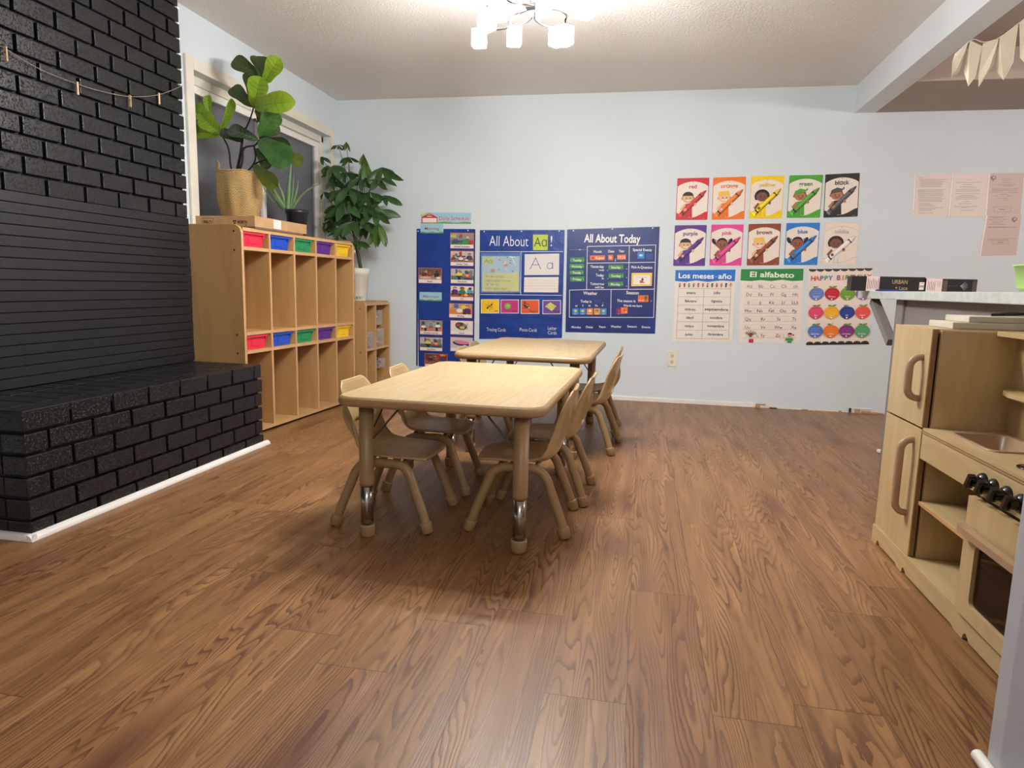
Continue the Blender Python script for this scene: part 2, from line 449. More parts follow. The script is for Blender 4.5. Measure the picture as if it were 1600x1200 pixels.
class Zoom:
    """reads spots of the back wall off an enlargement of the photograph"""
    def __init__(s, ox, oy, k, val=YW): s.ox, s.oy, s.k, s.val = ox, oy, k, val
    def __call__(s, x, y):
        p = at(s.ox + x / s.k, s.oy + y / s.k, s.val); return (p.x, p.z)
    def q(s, x0, y0, x1, y1): return [s(x0, y1), s(x1, y1), s(x1, y0), s(x0, y0)]
    def h(s, x, y, hh): return abs(s(x, y)[1] - s(x, y + hh)[1])
    def w(s, x, y, ww): return abs(s(x, y)[0] - s(x + ww, y)[0])

# ================================================================== THE ROOM
XL, YB, ZC = -2.585, 5.476, 2.397
XR, YF = 5.2, -2.2
ss('floor', MB().box((XL - .1, YF - .1, -0.06), (XR + .1, YB + .1, 0)), M['floor'])
ss('ceiling', MB().box((XL - .1, YF - .1, ZC), (XR + .1, YB + .1, ZC + .08)), M['ceil'])
ss('wall_back', MB().box((XL - .1, YB, 0), (XR + .1, YB + .1, ZC)), M['wall'])
ss('wall_front', MB().box((XL - .1, YF - .1, 0), (XR + .1, YF, ZC)), M['wall'])
ss('wall_right', MB().box((XR, YF, 0), (XR + .1, YB, ZC)), M['wall'])
# left wall with the window opening
WY0, WY1, WZ0, WZ1 = 3.60, 5.33, 1.02, 2.075
lw = MB()
lw.box((XL - .14, YF, 0), (XL, WY0, ZC)); lw.box((XL - .14, WY1, 0), (XL, YB, ZC))
lw.box((XL - .14, WY0, 0), (XL, WY1, WZ0)); lw.box((XL - .14, WY0, WZ1), (XL, WY1, ZC))
ss('wall_left', lw, M['wall'])
# beam and dropped soffit of the side room
ss('trim_1', MB().box((1.4452, YF, 2.2045), (1.585, YB, ZC)), M['beam'])
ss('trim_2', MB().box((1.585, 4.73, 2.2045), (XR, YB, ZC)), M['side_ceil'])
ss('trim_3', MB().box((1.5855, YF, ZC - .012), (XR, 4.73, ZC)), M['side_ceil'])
# baseboard, sound on the left, broken away on the right
bb = MB().box((XL, YB - .010, 0), (0.915, YB, 0.034), bev=.003)
ss('baseboard_back', bb, M['trim'])
rnd = random.Random(4)
rg = MB(); x = 0.918
while x < 1.95:
    w = rnd.uniform(.02, .07); h = rnd.uniform(.006, .016) + (0.012 if x < 1.0 or 1.6 < x < 1.75 else 0)
    rg.box((x, YB - .004, 0), (x + w, YB, h), M['card'] if rnd.random() < .5 else M['casing'], bev=.001); x += w + rnd.uniform(0, .01)
rg.box((0.915, YB - .007, .022), (0.99, YB - .0005, .032), M['card']); rg.box((1.02, YB - .012, 0), (1.075, YB - .0045, .008), M['screw'])
rg.box((1.60, YB - .012, .004), (1.615, YB - .0045, .036), M['screw']); rg.box((1.625, YB - .006, .03), (1.76, YB - .0005, .04), M['trim'])
ss('baseboard_back_broken', rg)

# window: casing, recess, frames, sashes, panes
win = empty('window_1', (XL, 4.46, WZ0)); win['kind'] = 'structure'
def wb(name, boxes, m, parent=win, bev=.004):
    mb = MB()
    for lo, hi in boxes: mb.box((lo[0] - XL, lo[1] - 4.46, lo[2] - WZ0), (hi[0] - XL, hi[1] - 4.46, hi[2] - WZ0), bev=bev)
    return mb.build(name, m, parent)
cw = .068
wb('casing', [((XL, WY0 - cw, WZ0 - cw), (XL + .018, WY0, WZ1 + cw)), ((XL, WY1, WZ0 - cw), (XL + .018, WY1 + cw, WZ1 + cw)),
              ((XL, WY0, WZ1), (XL + .018, WY1, WZ1 + cw)), ((XL, WY0, WZ0 - cw), (XL + .018, WY1, WZ0))], M['casing'])
f0, f1 = XL - .12, XL - .055
fr = wb('window_frame', [((f0, WY0, WZ0), (f1, WY0 + .035, WZ1)), ((f0, WY1 - .035, WZ0), (f1, WY1, WZ1)),
                    ((f0, WY0, WZ1 - .05), (f1, WY1, WZ1)), ((f0, WY0, WZ0), (f1, WY1, WZ0 + .05))], M['casing'])
s0, s1 = XL - .11, XL - .075
def sash(y0, y1, xo=0):
    a = .045
    o = wb('sash', [((s0 + xo, y0, WZ0 + .05), (s1 + xo, y0 + a, WZ1 - .05)), ((s0 + xo, y1 - a, WZ0 + .05), (s1 + xo, y1, WZ1 - .05)),
                ((s0 + xo, y0 + a, WZ1 - .05 - a), (s1 + xo, y1 - a, WZ1 - .05)), ((s0 + xo, y0 + a, WZ0 + .05), (s1 + xo, y1 - a, WZ0 + .05 + a))], M['white'])
    g = wb('glass_pane', [((s0 + xo + .012, y0 + a - .005, WZ0 + .09), (s0 + xo + .018, y1 - a + .005, WZ1 - .09))], M['glass'], o, 0)
    return o
sash(WY0 + .035, 4.46, .012); sash(4.42, WY1 - .035, -.006)
wb('reflection_backing', [((XL - .137, WY0 + .001, WZ0 + .001), (XL - .135, WY1 - .001, WZ1 - .001))], pm('glass_reflection_grey', (150, 151, 160), 0.8, 0.05), win, 0)  # added grey sheet behind the panes, stands in for the room's reflection

# low divider (bar) wall and the near wall end
XD = 1.25
ss('wall_divider', MB().box((XD, 1.30, 0), (XD + .11, 3.64, .8795)), M['grey_wall'])
ss('trim_4', MB().box((XD - .012, 3.56, 0), (XD + .122, 3.655, .88), bev=.004), M['grey_wall'])
nw = MB(); nw.box((.702, 1.296, 0), (.76, 1.342, 1.30), bev=.003); nw.box((.76, 1.31, 0), (XD + .2, 1.342, 1.30))
ss('wall_near', nw, M['near'])
tb = MB(); tb.tube([(.690, 1.265, .012), (.690, 1.352, .012)], .012, n=10); tb.box((.682, 1.27, 0), (.702, 1.35, .016), bev=.004)
tb.box((.70, 1.280, 0), (1.2, 1.296, .03), bev=.004)
ss('baseboard_near', tb, M['trim'])
o = MB().box((1.375, 4.09, 0), (1.46, 4.125, .018), bev=.006).build('moulding_scrap', M['trim']); tag(o, 'short scrap of white moulding on the floor left of the play kitchen', 'moulding')

# bar top, carried by the divider, with a diagonal bracket under the overhang
bar = empty('bar_top', (1.2, 3.0, .88), label='long white painted bar top on the low grey divider wall at right', cat='counter')
def rel(o, lo, hi): return tuple(lo[i] - o.location[i] for i in range(3)), tuple(hi[i] - o.location[i] for i in range(3))
MB().box(*rel(bar, (1.195, 1.35, .880), (1.95, 4.13, .920)), bev=.004).build('board', pm('worn_white_paint', (196, 202, 198), 0.45, 0.06, 30), bar)
T = MB()
a, b = Vector((1.22, 3.985, .868)), Vector((1.22, 3.668, .665))
dirv = (b - a).normalized(); nrm = Vector((0, dirv.z, -dirv.y)) * .019
T.add([a + nrm + Vector((x, 0, 0)) for x in (0, .04)] + [a - nrm + Vector((x, 0, 0)) for x in (0, .04)] + [b + nrm + Vector((x, 0, 0)) for x in (0, .04)] + [b - nrm + Vector((x, 0, 0)) for x in (0, .04)],
      [(0, 1, 3, 2), (4, 6, 7, 5), (0, 4, 5, 1), (2, 3, 7, 6), (0, 2, 6, 4), (1, 5, 7, 3)])
o = T.build('diagonal_bracket', M['grey_wall']); tag(o, 'grey diagonal bracket propping the overhanging end of the bar top', 'bracket')
MB().box(*rel(bar, (1.2, 4.131, .886), (1.25, 4.136, .914))).build('end_plate', pm('bare_grey_wood', (128, 122, 112), .6), bar)

# ------------------------------------------------------------------ fireplace
XC = -2.444
fp = empty('fireplace', (-2.3, 2.0, 0), label='black painted brick fireplace with raised hearth along the left wall', cat='fireplace')
rnd = random.Random(7)
def rel1(mb, o):
    L = o.location; mb.v = [(v[0] - L[0], v[1] - L[1], v[2] - L[2]) for v in mb.v]; return mb
# chimney bricks
cb = MB(); Y_END = 3.325
cb.box((XL + .001, YF + .01, 1.2), (XC - .02, Y_END - .008, ZC), M['mortar'])
row = 0; z = 1.2235; ph = .0766
while z < ZC - .01:
    y = 3.231 - 0.197 * (0.5 if row % 2 else 0)
    y0 = y + 0.0055 + .197 * (1 if row % 2 else 0)
    zt = min(z + ph - .0095, ZC - .002)
    edges = []
    yy = 3.231 + (0.197 if row % 2 == 0 else 0.0985)
    while yy > YF: edges.append(yy); yy -= .197
    for k in range(len(edges) - 1):
        hi = min(edges[k] - .008, Y_END); lo = edges[k + 1] + .008
        if hi - lo < .02: continue
        j = rnd.uniform(-.0022, .0022)
        full = k < 14
        cb.box((XC - .03 if hi < Y_END - .001 else XL + .002, lo, z), (XC + j, hi + (rnd.uniform(-.004, 0) if hi == Y_END else 0), zt), M['brick'], bev=.0035 if full else 0)
    z += ph; row += 1
rel1(cb, fp).build('chimney_breast', None, fp)
# horizontal painted boards over the firebox
sb = MB(); n = 18; z0 = .4475; pz = (1.222 - z0) / n
for k in range(n):
    zz = z0 + k * pz
    sb.prism([(XC - .02, zz + .0012), (XC + .003, zz + .0012), (XC + .005, zz + .0035), (XC + .005, zz + pz - .0015), (XC + .003, zz + pz - .0004), (XC - .02, zz + pz - .0004)], YF + .01, Y_END - rnd.uniform(0, .006), 'xz', M['slat'])
sb.box((XL + .001, YF + .01, z0), (XC - .018, Y_END - .01, 1.222), M['slat'])
rel1(sb, fp).build('board_panel', None, fp)
# hearth
XH, HY0, HY1, HZ = -2.016, 1.850, 3.295, .4475
hb = MB(); hb.box((XL + .001, HY0 + .012, 0), (XH - .018, HY1 - .014, HZ - .006), M['mortar'])
hb.box((XL + .001, HY1 - .05, 0), (XC, Y_END - .01, HZ), M['mortar'])
rows = 6; ph = .0765
for r in range(rows):
    zt = HZ - r * ph - (0 if r == 0 else .0055); zb = max(HZ - (r + 1) * ph + .0055, 0.0)
    off = 0 if r % 2 == 0 else .098
    edges = [HY0 + off + .1965 * k for k in range(-1, 9)]
    for a, b in zip(edges[:-1], edges[1:]):
        lo, hi = (max(a + .0065, HY0) if abs(a - HY0) > .002 else HY0), min(b - .0065, HY1)
        if hi - lo < .02: continue
        end = hi > HY1 - .03 or lo < HY0 + .001
        hb.box((XH - (.095 if end else .05), lo, zb), (XH + rnd.uniform(-.003, .002), hi, zt), M['brick'], bev=.004)
    # near end face
    ex = [XH - .1 - .2 * k - (0 if r % 2 else -.0) for k in range(3)]
    for yv, s_ in ((HY0, 1), (HY1, -1)):
        for k in range(3):
            hi = XH - .1 - (0 if r % 2 == 0 else .098) - .2 * k; lo = hi - .19
            if k == 0 and r % 2: hb.box((XH - .188, yv if s_ > 0 else yv - .05, zb), (XH - .097, yv + .05 if s_ > 0 else yv, zt), M['brick'], bev=.004)
            lo = max(lo, XL + .002)
            if hi - lo < .02: continue
            if s_ > 0: hb.box((lo, yv, zb), (hi, yv + .05, zt), M['brick'], bev=.004)
            else: hb.box((lo, yv - .05, zb), (hi, yv, zt), M['brick'], bev=.004)
# bricks of the hearth top, laid across
y = HY0 + .055
while y < HY1 - .06:
    hb.box((XH - .10 - .21, y, HZ - .03), (XH - .102, y + .091, HZ - .001), M['brick'], bev=.003)
    hb.box((XC - .01, y, HZ - .03), (XH - .102 - .216, y + .091, HZ - .001), M['brick'], bev=.003)
    y += .099
for k in range(8):
    a = HY0 + .003 + .1795 * k
    hb.box((XH - .096, a, HZ - .03), (XH - .006, a + .173, HZ - .0004), M['brick'], bev=.003)
rel1(hb, fp).build('hearth', None, fp)
qr = MB()
def qprof(r=.022, n=6): return [(0, 0)] + [(r * math.cos(PI / 2 * k / n), r * math.sin(PI / 2 * k / n)) for k in range(n + 1)]
P = [(XH + .001 + a, b) for a, b in qprof()]
qr.prism(P, HY0 - .022, HY1 + .03, 'xz'); 
P2 = [(HY0 - .001 - a, b) for a, b in qprof()]
qr.prism(P2, XL + .01, XH + .022, 'yz')
rel1(qr, fp).build('shoe_moulding', M['trim'], fp)
# fairy lights hanging down the chimney corner
fl = empty('fairy_lights', (XC - .02, Y_END + .012, 1.24), label='string of tiny white fairy lights hanging down the black brick corner', cat='string lights')
zz = [1.24 + .0755 * k for k in range(16)]
MB().tube([(.003 * math.sin(k * 2.1), .003 * math.cos(k * 1.7), z_ - 1.24) for k, z_ in enumerate(zz)], .0009, n=6).build('wire', pm('dark_light_wire', (60, 60, 62), .5), fl)
for k, z_ in enumerate(zz[:-1]):
    b_ = MB().lathe([(0, -.0045), (.003, -.002), (.0034, 0), (.003, .002), (0, .0045)], (.004, .006 * (-1) ** k * .5 + .003, z_ - 1.24), n=8).build('bulb', M['fairy'], fl)
# twine with clothespins
pts_px = [(-60, 45), (0, 72), (8, 76), (60, 107), (120, 131), (160, 143), (203, 151), (248, 148), (285, 134)]
tw = [at(x_, y_, XC + .016, 0) for x_, y_ in pts_px]
g = MB().tube(smooth_pts(tw, 4), .0016, n=6)
g = g.build('twine_string', pm('jute_twine', (150, 140, 120), .8)); tag(g, 'thin twine strung across the black brick chimney', 'string')
for k, (px_, py_) in enumerate([(8.5, 76), (120.5, 131), (203, 151.5), (248, 148)]):
    p = at(px_, py_, XC + .019, 0)
    o = empty('clothespin', p, .3 * (-1) ** k, 'small wooden clothespin on the twine, ' + ['furthest left, at the photo edge', 'second from the left', 'third from the left, lowest on the sag', 'furthest right, nearest the window'][k], 'clothespin', 'clothespins on the twine')
    for s_ in (0, 1):
        MB().prism([(-.005 + .0055 * s_, .008), (-.001 + .0055 * s_, .008), (-.0015 + .0055 * s_, -.045), (-.0045 + .0055 * s_, -.045)], -.004, .004, 'xz').build('jaw', pm('clothespin_wood', (205, 178, 140), .6), o)
    MB().tube([(.0, -.005, -.014), (.0, .005, -.014)], .003, n=8).build('spring', M['chrome'], o)

# ================================================================== FURNITURE
def rr_slab(mb, w, l, z0, z1, r, bull, m):
    """rounded-corner slab with softened edge"""
    rings = [(bull * 1.0, z0), (bull * .3, z0 + bull * .35), (0, z0 + bull), (0, z1 - bull), (bull * .3, z1 - bull * .35), (bull * .8, z1)]
    n = 8; vs = []
    for ins, z in rings:
        vs += [(x, y, z) for x, y in rrect(-w / 2 + ins, -l / 2 + ins, w / 2 - ins, l / 2 - ins, r - ins, n)]
    N = 4 * (n + 1); fs = []
    for i in range(len(rings) - 1):
        for k in range(N): a = i * N + k; b = i * N + (k + 1) % N; fs.append((a, b, b + N, a + N))
    mb.add(vs, fs, m, True); mb.add(vs, [list(range(N))[::-1]], m)
    mb.add(vs, [[(len(rings) - 1) * N + k for k in range(N)]], m)
def make_table(name, cx, cy, rz, H, label):
    w, l = .73, 1.18
    t = empty(name, (cx, cy, 0), rz, label, 'table', 'childrens activity tables')
    mb = MB(); rr_slab(mb, w, l, H - .034, H - .0015, .075, .011, None); mb.build('edge_band', M['tan'], t)
    mb = MB(); n = 8; P = rrect(-w / 2 + .011, -l / 2 + .011, w / 2 - .011, l / 2 - .011, .066, n)
    mb.prism(P, H - .003, H, 'xy'); mb.build('tabletop', M['tabletop'], t)
    for sx in (-1, 1):
        for sy in (-1, 1):
            x, y = sx * (w / 2 - .087), sy * (l / 2 - .096)
            lg = MB().lathe([(.0255, .19), (.026, .20), (.026, H - .034)], (x, y, 0), n=24).build('leg', M['tan'], t)
            MB().lathe([(.0225, .03), (.0225, .20)], (x, y, 0), n=24).build('chrome_extension', M['chrome'], lg)
            MB().lathe([(.020, 0), (.025, .003), (.0275, .012), (.0285, .040), (.0275, .045), (.0225, .046)], (x, y, 0), n=24).build('foot_cap', M['tan'], lg)
            MB().lathe([(.045, H - .038), (.045, H - .034)], (x, y, 0), n=20).build('mounting_plate', M['darkmetal'], lg)
            br = MB(); br.tube([(x, y - sy * .025, .36), (x - sx * .0, y - sy * .20, H - .036)], .0035, n=8); br.tube([(x - sx * .025, y, .36), (x - sx * .13, y, H - .036)], .0035, n=8)
            br.build('brace', M['darkmetal'], lg)
    return t
make_table('activity_table', -.639, 2.656, -.024, .518, 'front light maple childrens table with tan edge and chrome leg tips')
make_table('activity_table', -.597, 3.963, -.020, .550, 'rear light maple childrens table standing near the blue charts')

# ---- toddler chair, facing +x
prof = smooth_pts([(.158, 0, .262), (.149, 0, .274), (.10, 0, .278), (.03, 0, .271), (-.05, 0, .264), (-.105, 0, .268), (-.141, 0, .300), (-.160, 0, .360), (-.173, 0, .42), (-.184, 0, .475), (-.191, 0, .508), (-.194, 0, .524), (-.198, 0, .531)], 4)
def lerp_tab(tab, s):
    for (a, va), (b, vb) in zip(tab[:-1], tab[1:]):
        if s <= b: return va + (vb - va) * (s - a) / (b - a)
    return tab[-1][1]
HW = [(0, .105), (.03, .126), (.08, .140), (.18, .147), (.36, .150), (.50, .148), (.60, .136), (.72, .130), (.85, .134), (.90, .133), (.94, .128), (.965, .119), (.985, .106), (1, .092)]
CV = [(0, -.010), (.06, -.008), (.2, .002), (.4, .018), (.52, .036), (.62, .040), (.8, .030), (.92, .016), (1, .004)]
def shell(s_from, s_to, name, parent, hole=None):
    ns = len(prof); nt = 22; top = []; idx = {}
    L = [0]
    for i in range(1, ns): L.append(L[-1] + (prof[i] - prof[i - 1]).length)
    S = [x / L[-1] for x in L]
    pts = {}
    for i in range(ns):
        a = prof[max(0, i - 1)]; b = prof[min(ns - 1, i + 1)]; tn = (b - a).normalized(); nr = Vector((-tn.z, 0, tn.x)); nr = nr if nr.dot(Vector((1, 0, 1))) > 0 else -nr
        hw = lerp_tab(HW, S[i]); cv = lerp_tab(CV, S[i])
        for j in range(nt + 1):
            t = -1 + 2 * j / nt
            p = prof[i] + Vector((0, t * hw, 0)) + nr * (cv * abs(t) ** 3.2)
            # dished seat
            p -= nr * (.006 * math.exp(-((S[i] - .28) / .13) ** 2) * (1 - t * t))
            pts[i, j] = p
    nrm = {}
    for i in range(ns):
        for j in range(nt + 1):
            du = pts[min(i + 1, ns - 1), j] - pts[max(i - 1, 0), j]; dv = pts[i, min(j + 1, nt)] - pts[i, max(j - 1, 0)]
            q = du.cross(dv).normalized()
            if q.dot(Vector((1, 0, 1))) < 0: q = -q
            nrm[i, j] = q
    rng = [i for i in range(ns) if s_from - 1e-6 <= S[i] <= s_to + 1e-6]
    th = .0075; mb = MB(); vs = []; mp = {}
    for i in rng:
        for j in range(nt + 1):
            for k in (0, 1):
                mp[i, j, k] = len(vs); vs.append(pts[i, j] - nrm[i, j] * (th * k))
    def out(i, j): return hole and hole[0] <= S[i] < hole[1] and hole[2] <= j < hole[3]
    fs = []; cells = {(i, j) for i in rng[:-1] for j in range(nt) if not out(i, j)}
    for i, j in cells:
        fs.append((mp[i, j, 0], mp[i + 1, j, 0], mp[i + 1, j + 1, 0], mp[i, j + 1, 0]))
        fs.append((mp[i, j, 1], mp[i, j + 1, 1], mp[i + 1, j + 1, 1], mp[i + 1, j, 1]))
        for (ni, nj), (p, q) in (((i - 1, j), ((i, j), (i, j + 1))), ((i + 1, j), ((i + 1, j + 1), (i + 1, j))), ((i, j - 1), ((i + 1, j), (i, j))), ((i, j + 1), ((i, j + 1), (i + 1, j + 1)))):
            if (ni, nj) not in cells:
                if ni == rng[0] - 1 and s_from > 0 or ni == rng[-1] and s_to < 1: continue
                fs.append((mp[p[0], p[1], 0], mp[q[0], q[1], 0], mp[q[0], q[1], 1], mp[p[0], p[1], 1]))
    mb.add(vs, fs, None, True)
    # rolled rim
    o = mb.build(name, M['chair'], parent)
    return o, pts, S, rng, nt
def make_chair():
    t = empty('toddler_chair', (0, 0, 0))
    split = .56
    seat, pts, S, rng, nt = shell(0, split, 'seat', t)
    i_s = max(i for i in range(len(S)) if S[i] <= split)
    back, pts, S, rngb, nt = shell(S[i_s], 1.0, 'backrest', t, hole=(.61, .69, 7, 15))
    # rolled top rim and ribs behind the backrest
    last = len(S) - 1
    MB().tube([pts[last, j] + Vector((-.003, 0, -.002)) for j in range(nt + 1)], [.003, .005] + [.0058] * (nt - 3) + [.005, .003], n=8).build('top_rim', M['chair'], back)
    for j in (3, nt - 3):
        mb = MB(); vs = []
        I = [i for i in range(i_s, len(S)) if .62 < S[i] < .88]
        for i in I:
            q = pts[i, j]; k = math.sin(PI * (S[i] - .62) / .26); vs += [q + Vector((-.006, 0, 0)), q + Vector((-.008 - .022 * k, 0, -.004))]
        w = .004
        V = [v + Vector((0, -w / 2, 0)) for v in vs] + [v + Vector((0, w / 2, 0)) for v in vs]; n2 = len(vs); F = []
        for a in range(0, n2 - 2, 2): F += [(a, a + 1, a + 3, a + 2), (n2 + a, n2 + a + 2, n2 + a + 3, n2 + a + 1), (a + 1, n2 + a + 1, n2 + a + 3, a + 3)]
        mb.add(V, F); mb.build('rib', M['chair'], back)
    for sy in (-1, 1):
        for sx in (1, -1):
            path = [(sx * .176, sy * .165, .02), (sx * .154, sy * .158, .085), (sx * .122, sy * .151, .165), (sx * .104, sy * .146, .21), (sx * .082, sy * .141, .234), (sx * .05, sy * .138, .244), (0, sy * .137, .244)]
            path = smooth_pts([Vector(p) + Vector((-.012, 0, 0)) for p in path], 4)
            lg = MB().tube(path, .0172, n=16, cap=False).build('leg', M['tan'], t)
            d = (path[1] - path[0]).normalized(); b0 = path[0] - d * .018
            pr = [(0.0, .0185), (.003, .0215), (.03, .0230), (.037, .0230), (.041, .0215), (.0415, .0175)]
            MB().tube([b0 - d * .0008] + [b0 + d * a for a, r in pr], [.001] + [r for a, r in pr], n=16).build('foot_cap', M['tan'], lg)
    for x in (.06, -.075):
        MB().tube([(x, -.138, .242), (x, -.10, .252), (x, .10, .252), (x, .138, .242)], .009, n=10).build('crossbar', M['tan'], t)
    return t
proto = make_chair()
chair_spots = [
    (-.893, 2.405, 0.0, 0, 'sand plastic toddler chair on the left side of the front table, nearest the camera'),
    (-.880, 2.860, 0.05, 0, 'sand plastic toddler chair on the left side of the front table, second back'),
    (-.425, 2.480, PI + .01, 1, 'sand plastic toddler chair on the right side of the front table, nearest the camera'),
    (-.385, 2.865, PI - .02, 1, 'sand plastic toddler chair on the right side of the front table, second back'),
    (-.300, 3.780, PI - .10, 1, 'sand plastic toddler chair on the right side of the rear table, nearer of two'),
    (-.310, 4.250, PI - .02, 1, 'sand plastic toddler chair on the right side of the rear table, farther of two'),
    (-.858, 3.896, 0.0, 0, 'sand plastic toddler chair left of the rear table, nearer of two, only its top showing'),
    (-.884, 4.268, 0.0, 0, 'sand plastic toddler chair left of the rear table, farther of two, only its top showing'),
]
for i, (x, y, rz, k, lab) in enumerate(chair_spots):
    o = proto if i == 0 else copy_tree(proto)
    o.location = (x, y, 0); o.rotation_euler = (0, 0, rz); tag(o, lab, 'chair', 'chairs around the two tables')

# ---- big cubby unit
CUB = empty('cubby_locker', (-2.186, 3.41, 0), -.049, 'tall maple cubby locker unit of two tiers and ten bins against the left wall', 'storage cubby')
CW, CD, CH, TH = 1.335, .345, 1.20, .019
def side_panel(parent, y, H, D, r=.05, holes=(), name='side_panel'):
    n = 7; P = [(-D, .012), (0, .012)]
    for k in range(n + 1):
        a = PI / 2 * k / n; P.append((-r + r * math.cos(a), H - r + r * math.sin(a)))
    P.append((-D, H))
    mb = MB(); mb.prism(P, y, y + TH, 'xz', M['maple'])
    # edge banding follows the front and top
    E = []
    for p in P[1:]: E.append(Vector((p[0], 0, p[1])))
    mb2 = MB()
    vs = []; 
    for i, p in enumerate(E):
        a = E[max(0, i - 1)]; b = E[min(len(E) - 1, i + 1)]; tn = (b - a).normalized(); nr = Vector((tn.z, 0, -tn.x))
        for yy in (y - .0005, y + TH + .0005):
            vs += [(p.x, yy, p.z), (p.x + nr.x * .003, yy, p.z + nr.z * .003)]
    F = []
    for i in range(len(E) - 1):
        a = 4 * i; b = a + 4; F += [(a + 1, a + 3, b + 3, b + 1), (a, a + 1, b + 1, b), (a + 2, b + 2, b + 3, a + 3)]
    mb2.add(vs, F, None, True)
    o = mb.build(name, None, parent); mb2.build('edge_band', M['maple_edge'], o)
    for hz in holes:
        MB().tube([(-.045, y - .001, hz), (-.045, y + .004, hz)], .006, n=10).build('screw', M['screw'], o)
    return o
side_panel(CUB, 0, CH, CD, holes=(1.165, 1.062, .592, .487))
side_panel(CUB, CW - TH, CH, CD)
def shelf(parent, z, y0, y1, D=CD, t=TH, x1=0.0, name='shelf', back=0):
    o = MB().box((-D + back, y0, z - t), (x1 - .004, y1, z), M['maple_h']).build(name, None, parent)
    MB().box((x1 - .004, y0, z - t), (x1 - .001, y1, z)).build('edge_band', M['maple_edge'], o)
    return o
for z in (1.188, 1.084, .607, .502, .035): shelf(CUB, z, TH, CW - TH)
MB().box((-CD, TH, .012), (-CD + .006, CW - TH, 1.188)).build('back_panel', M['maple'], CUB)
cell = (CW - TH) / 5
def cubby_div(y, z0, z1, D=CD, parent=CUB):
    o = MB().box((-D + .006, y, z0), (-.004, y + TH * .9, z1), M['maple']).build('divider', None, parent)
    MB().box((-.004, y, z0), (-.001, y + TH * .9, z1)).build('edge_band', M['maple_edge'], o)
for k in range(1, 5):
    for z0, z1 in ((1.084, 1.169), (.607, 1.065), (.502, .588), (.035, .483)): cubby_div(k * cell, z0, z1)
# bins
BC = [((226, 40, 70), 'red'), ((22, 76, 196), 'blue'), ((30, 140, 84), 'green'), ((92, 40, 140), 'purple'), ((246, 204, 20), 'yellow')]
bin_protos = {}
def make_bin(col, cname):
    m = pm(cname + '_bin_plastic', col, .32, .03)
    t = empty('storage_bin', (0, 0, 0))
    w, d, h = .224, .30, .074
    mb = MB(); z0 = 0; n = 4
    def ring(w_, d_, z): return [(x, y, z) for x, y in rrect(-d_, -w_ / 2, 0, w_ / 2, .012, n)]
    R = [ring(w * .92, d * .96, 0), ring(w * .96, d, h), ring(w * .96, d, h), ring(w * .94, d * .985, h), ring(w * .85, d * .92, .004)]
    # shift so the front tapers too
    vs = []
    for i, r in enumerate(R):
        dx = (-.006 if i in (0, 4) else 0); vs += [(p[0] + dx, p[1], p[2]) for p in r]
    N = 4 * (n + 1); F = []
    for i in range(len(R) - 1):
        for k in range(N): a = i * N + k; b = i * N + (k + 1) % N; F.append((a, b, b + N, a + N))
    F.append(list(range(N))[::-1]); F.append([4 * N + k for k in range(N)])
    mb.add(vs, F); mb.build('tub', m, t)
    rim = MB(); P = rrect(-d - .006, -w / 2 - .004, .012, w / 2 + .004, .014, n); Q = rrect(-d + .004, -w / 2 + .008, -.004, w / 2 - .008, .010, n)
    vs = [(x, y, h + .008) for x, y in P] + [(x, y, h + .008) for x, y in Q] + [(x, y, h - .004) for x, y in P] + [(x, y, h - .004) for x, y in Q]; F = []
    for k in range(N):
        k2 = (k + 1) % N; F += [(k, k2, N + k2, N + k), (2 * N + k, 3 * N + k, 3 * N + k2, 2 * N + k2), (k, 2 * N + k, 2 * N + k2, k2), (N + k, N + k2, 3 * N + k2, 3 * N + k)]
    rim.add(vs, F); rim.build('rim', m, t)
    lugs = MB()
    for s_ in (-1, 1): lugs.box((-.004, s_ * .088 - .004, h - .020), (.008, s_ * .088 + .004, h - .003), bev=.001)
    lugs.box((-.006, -.042, .018), (-.0005, .042, .052), bev=.002)
    lugs.build('label_plate', m, t)
    return t
for tier, z in ((0, 1.084), (1, .502)):
    for k, (c, nm) in enumerate(BC):
        if nm not in bin_protos: o = bin_protos[nm] = make_bin(c, nm)
        else: o = copy_tree(bin_protos[nm])
        y = TH + k * cell + (cell - TH) * .49
        p = Matrix.Rotation(-.049, 3, 'Z') @ Vector((-.020, y, 0)) + CUB.location
        o.location = (p.x, p.y, z + .0005); o.rotation_euler = (0, 0, -.049)
        tag(o, '%s plastic bin in the %s row of the cubby locker' % (nm, 'top' if tier == 0 else 'lower'), 'bin', 'bins in the cubby locker')

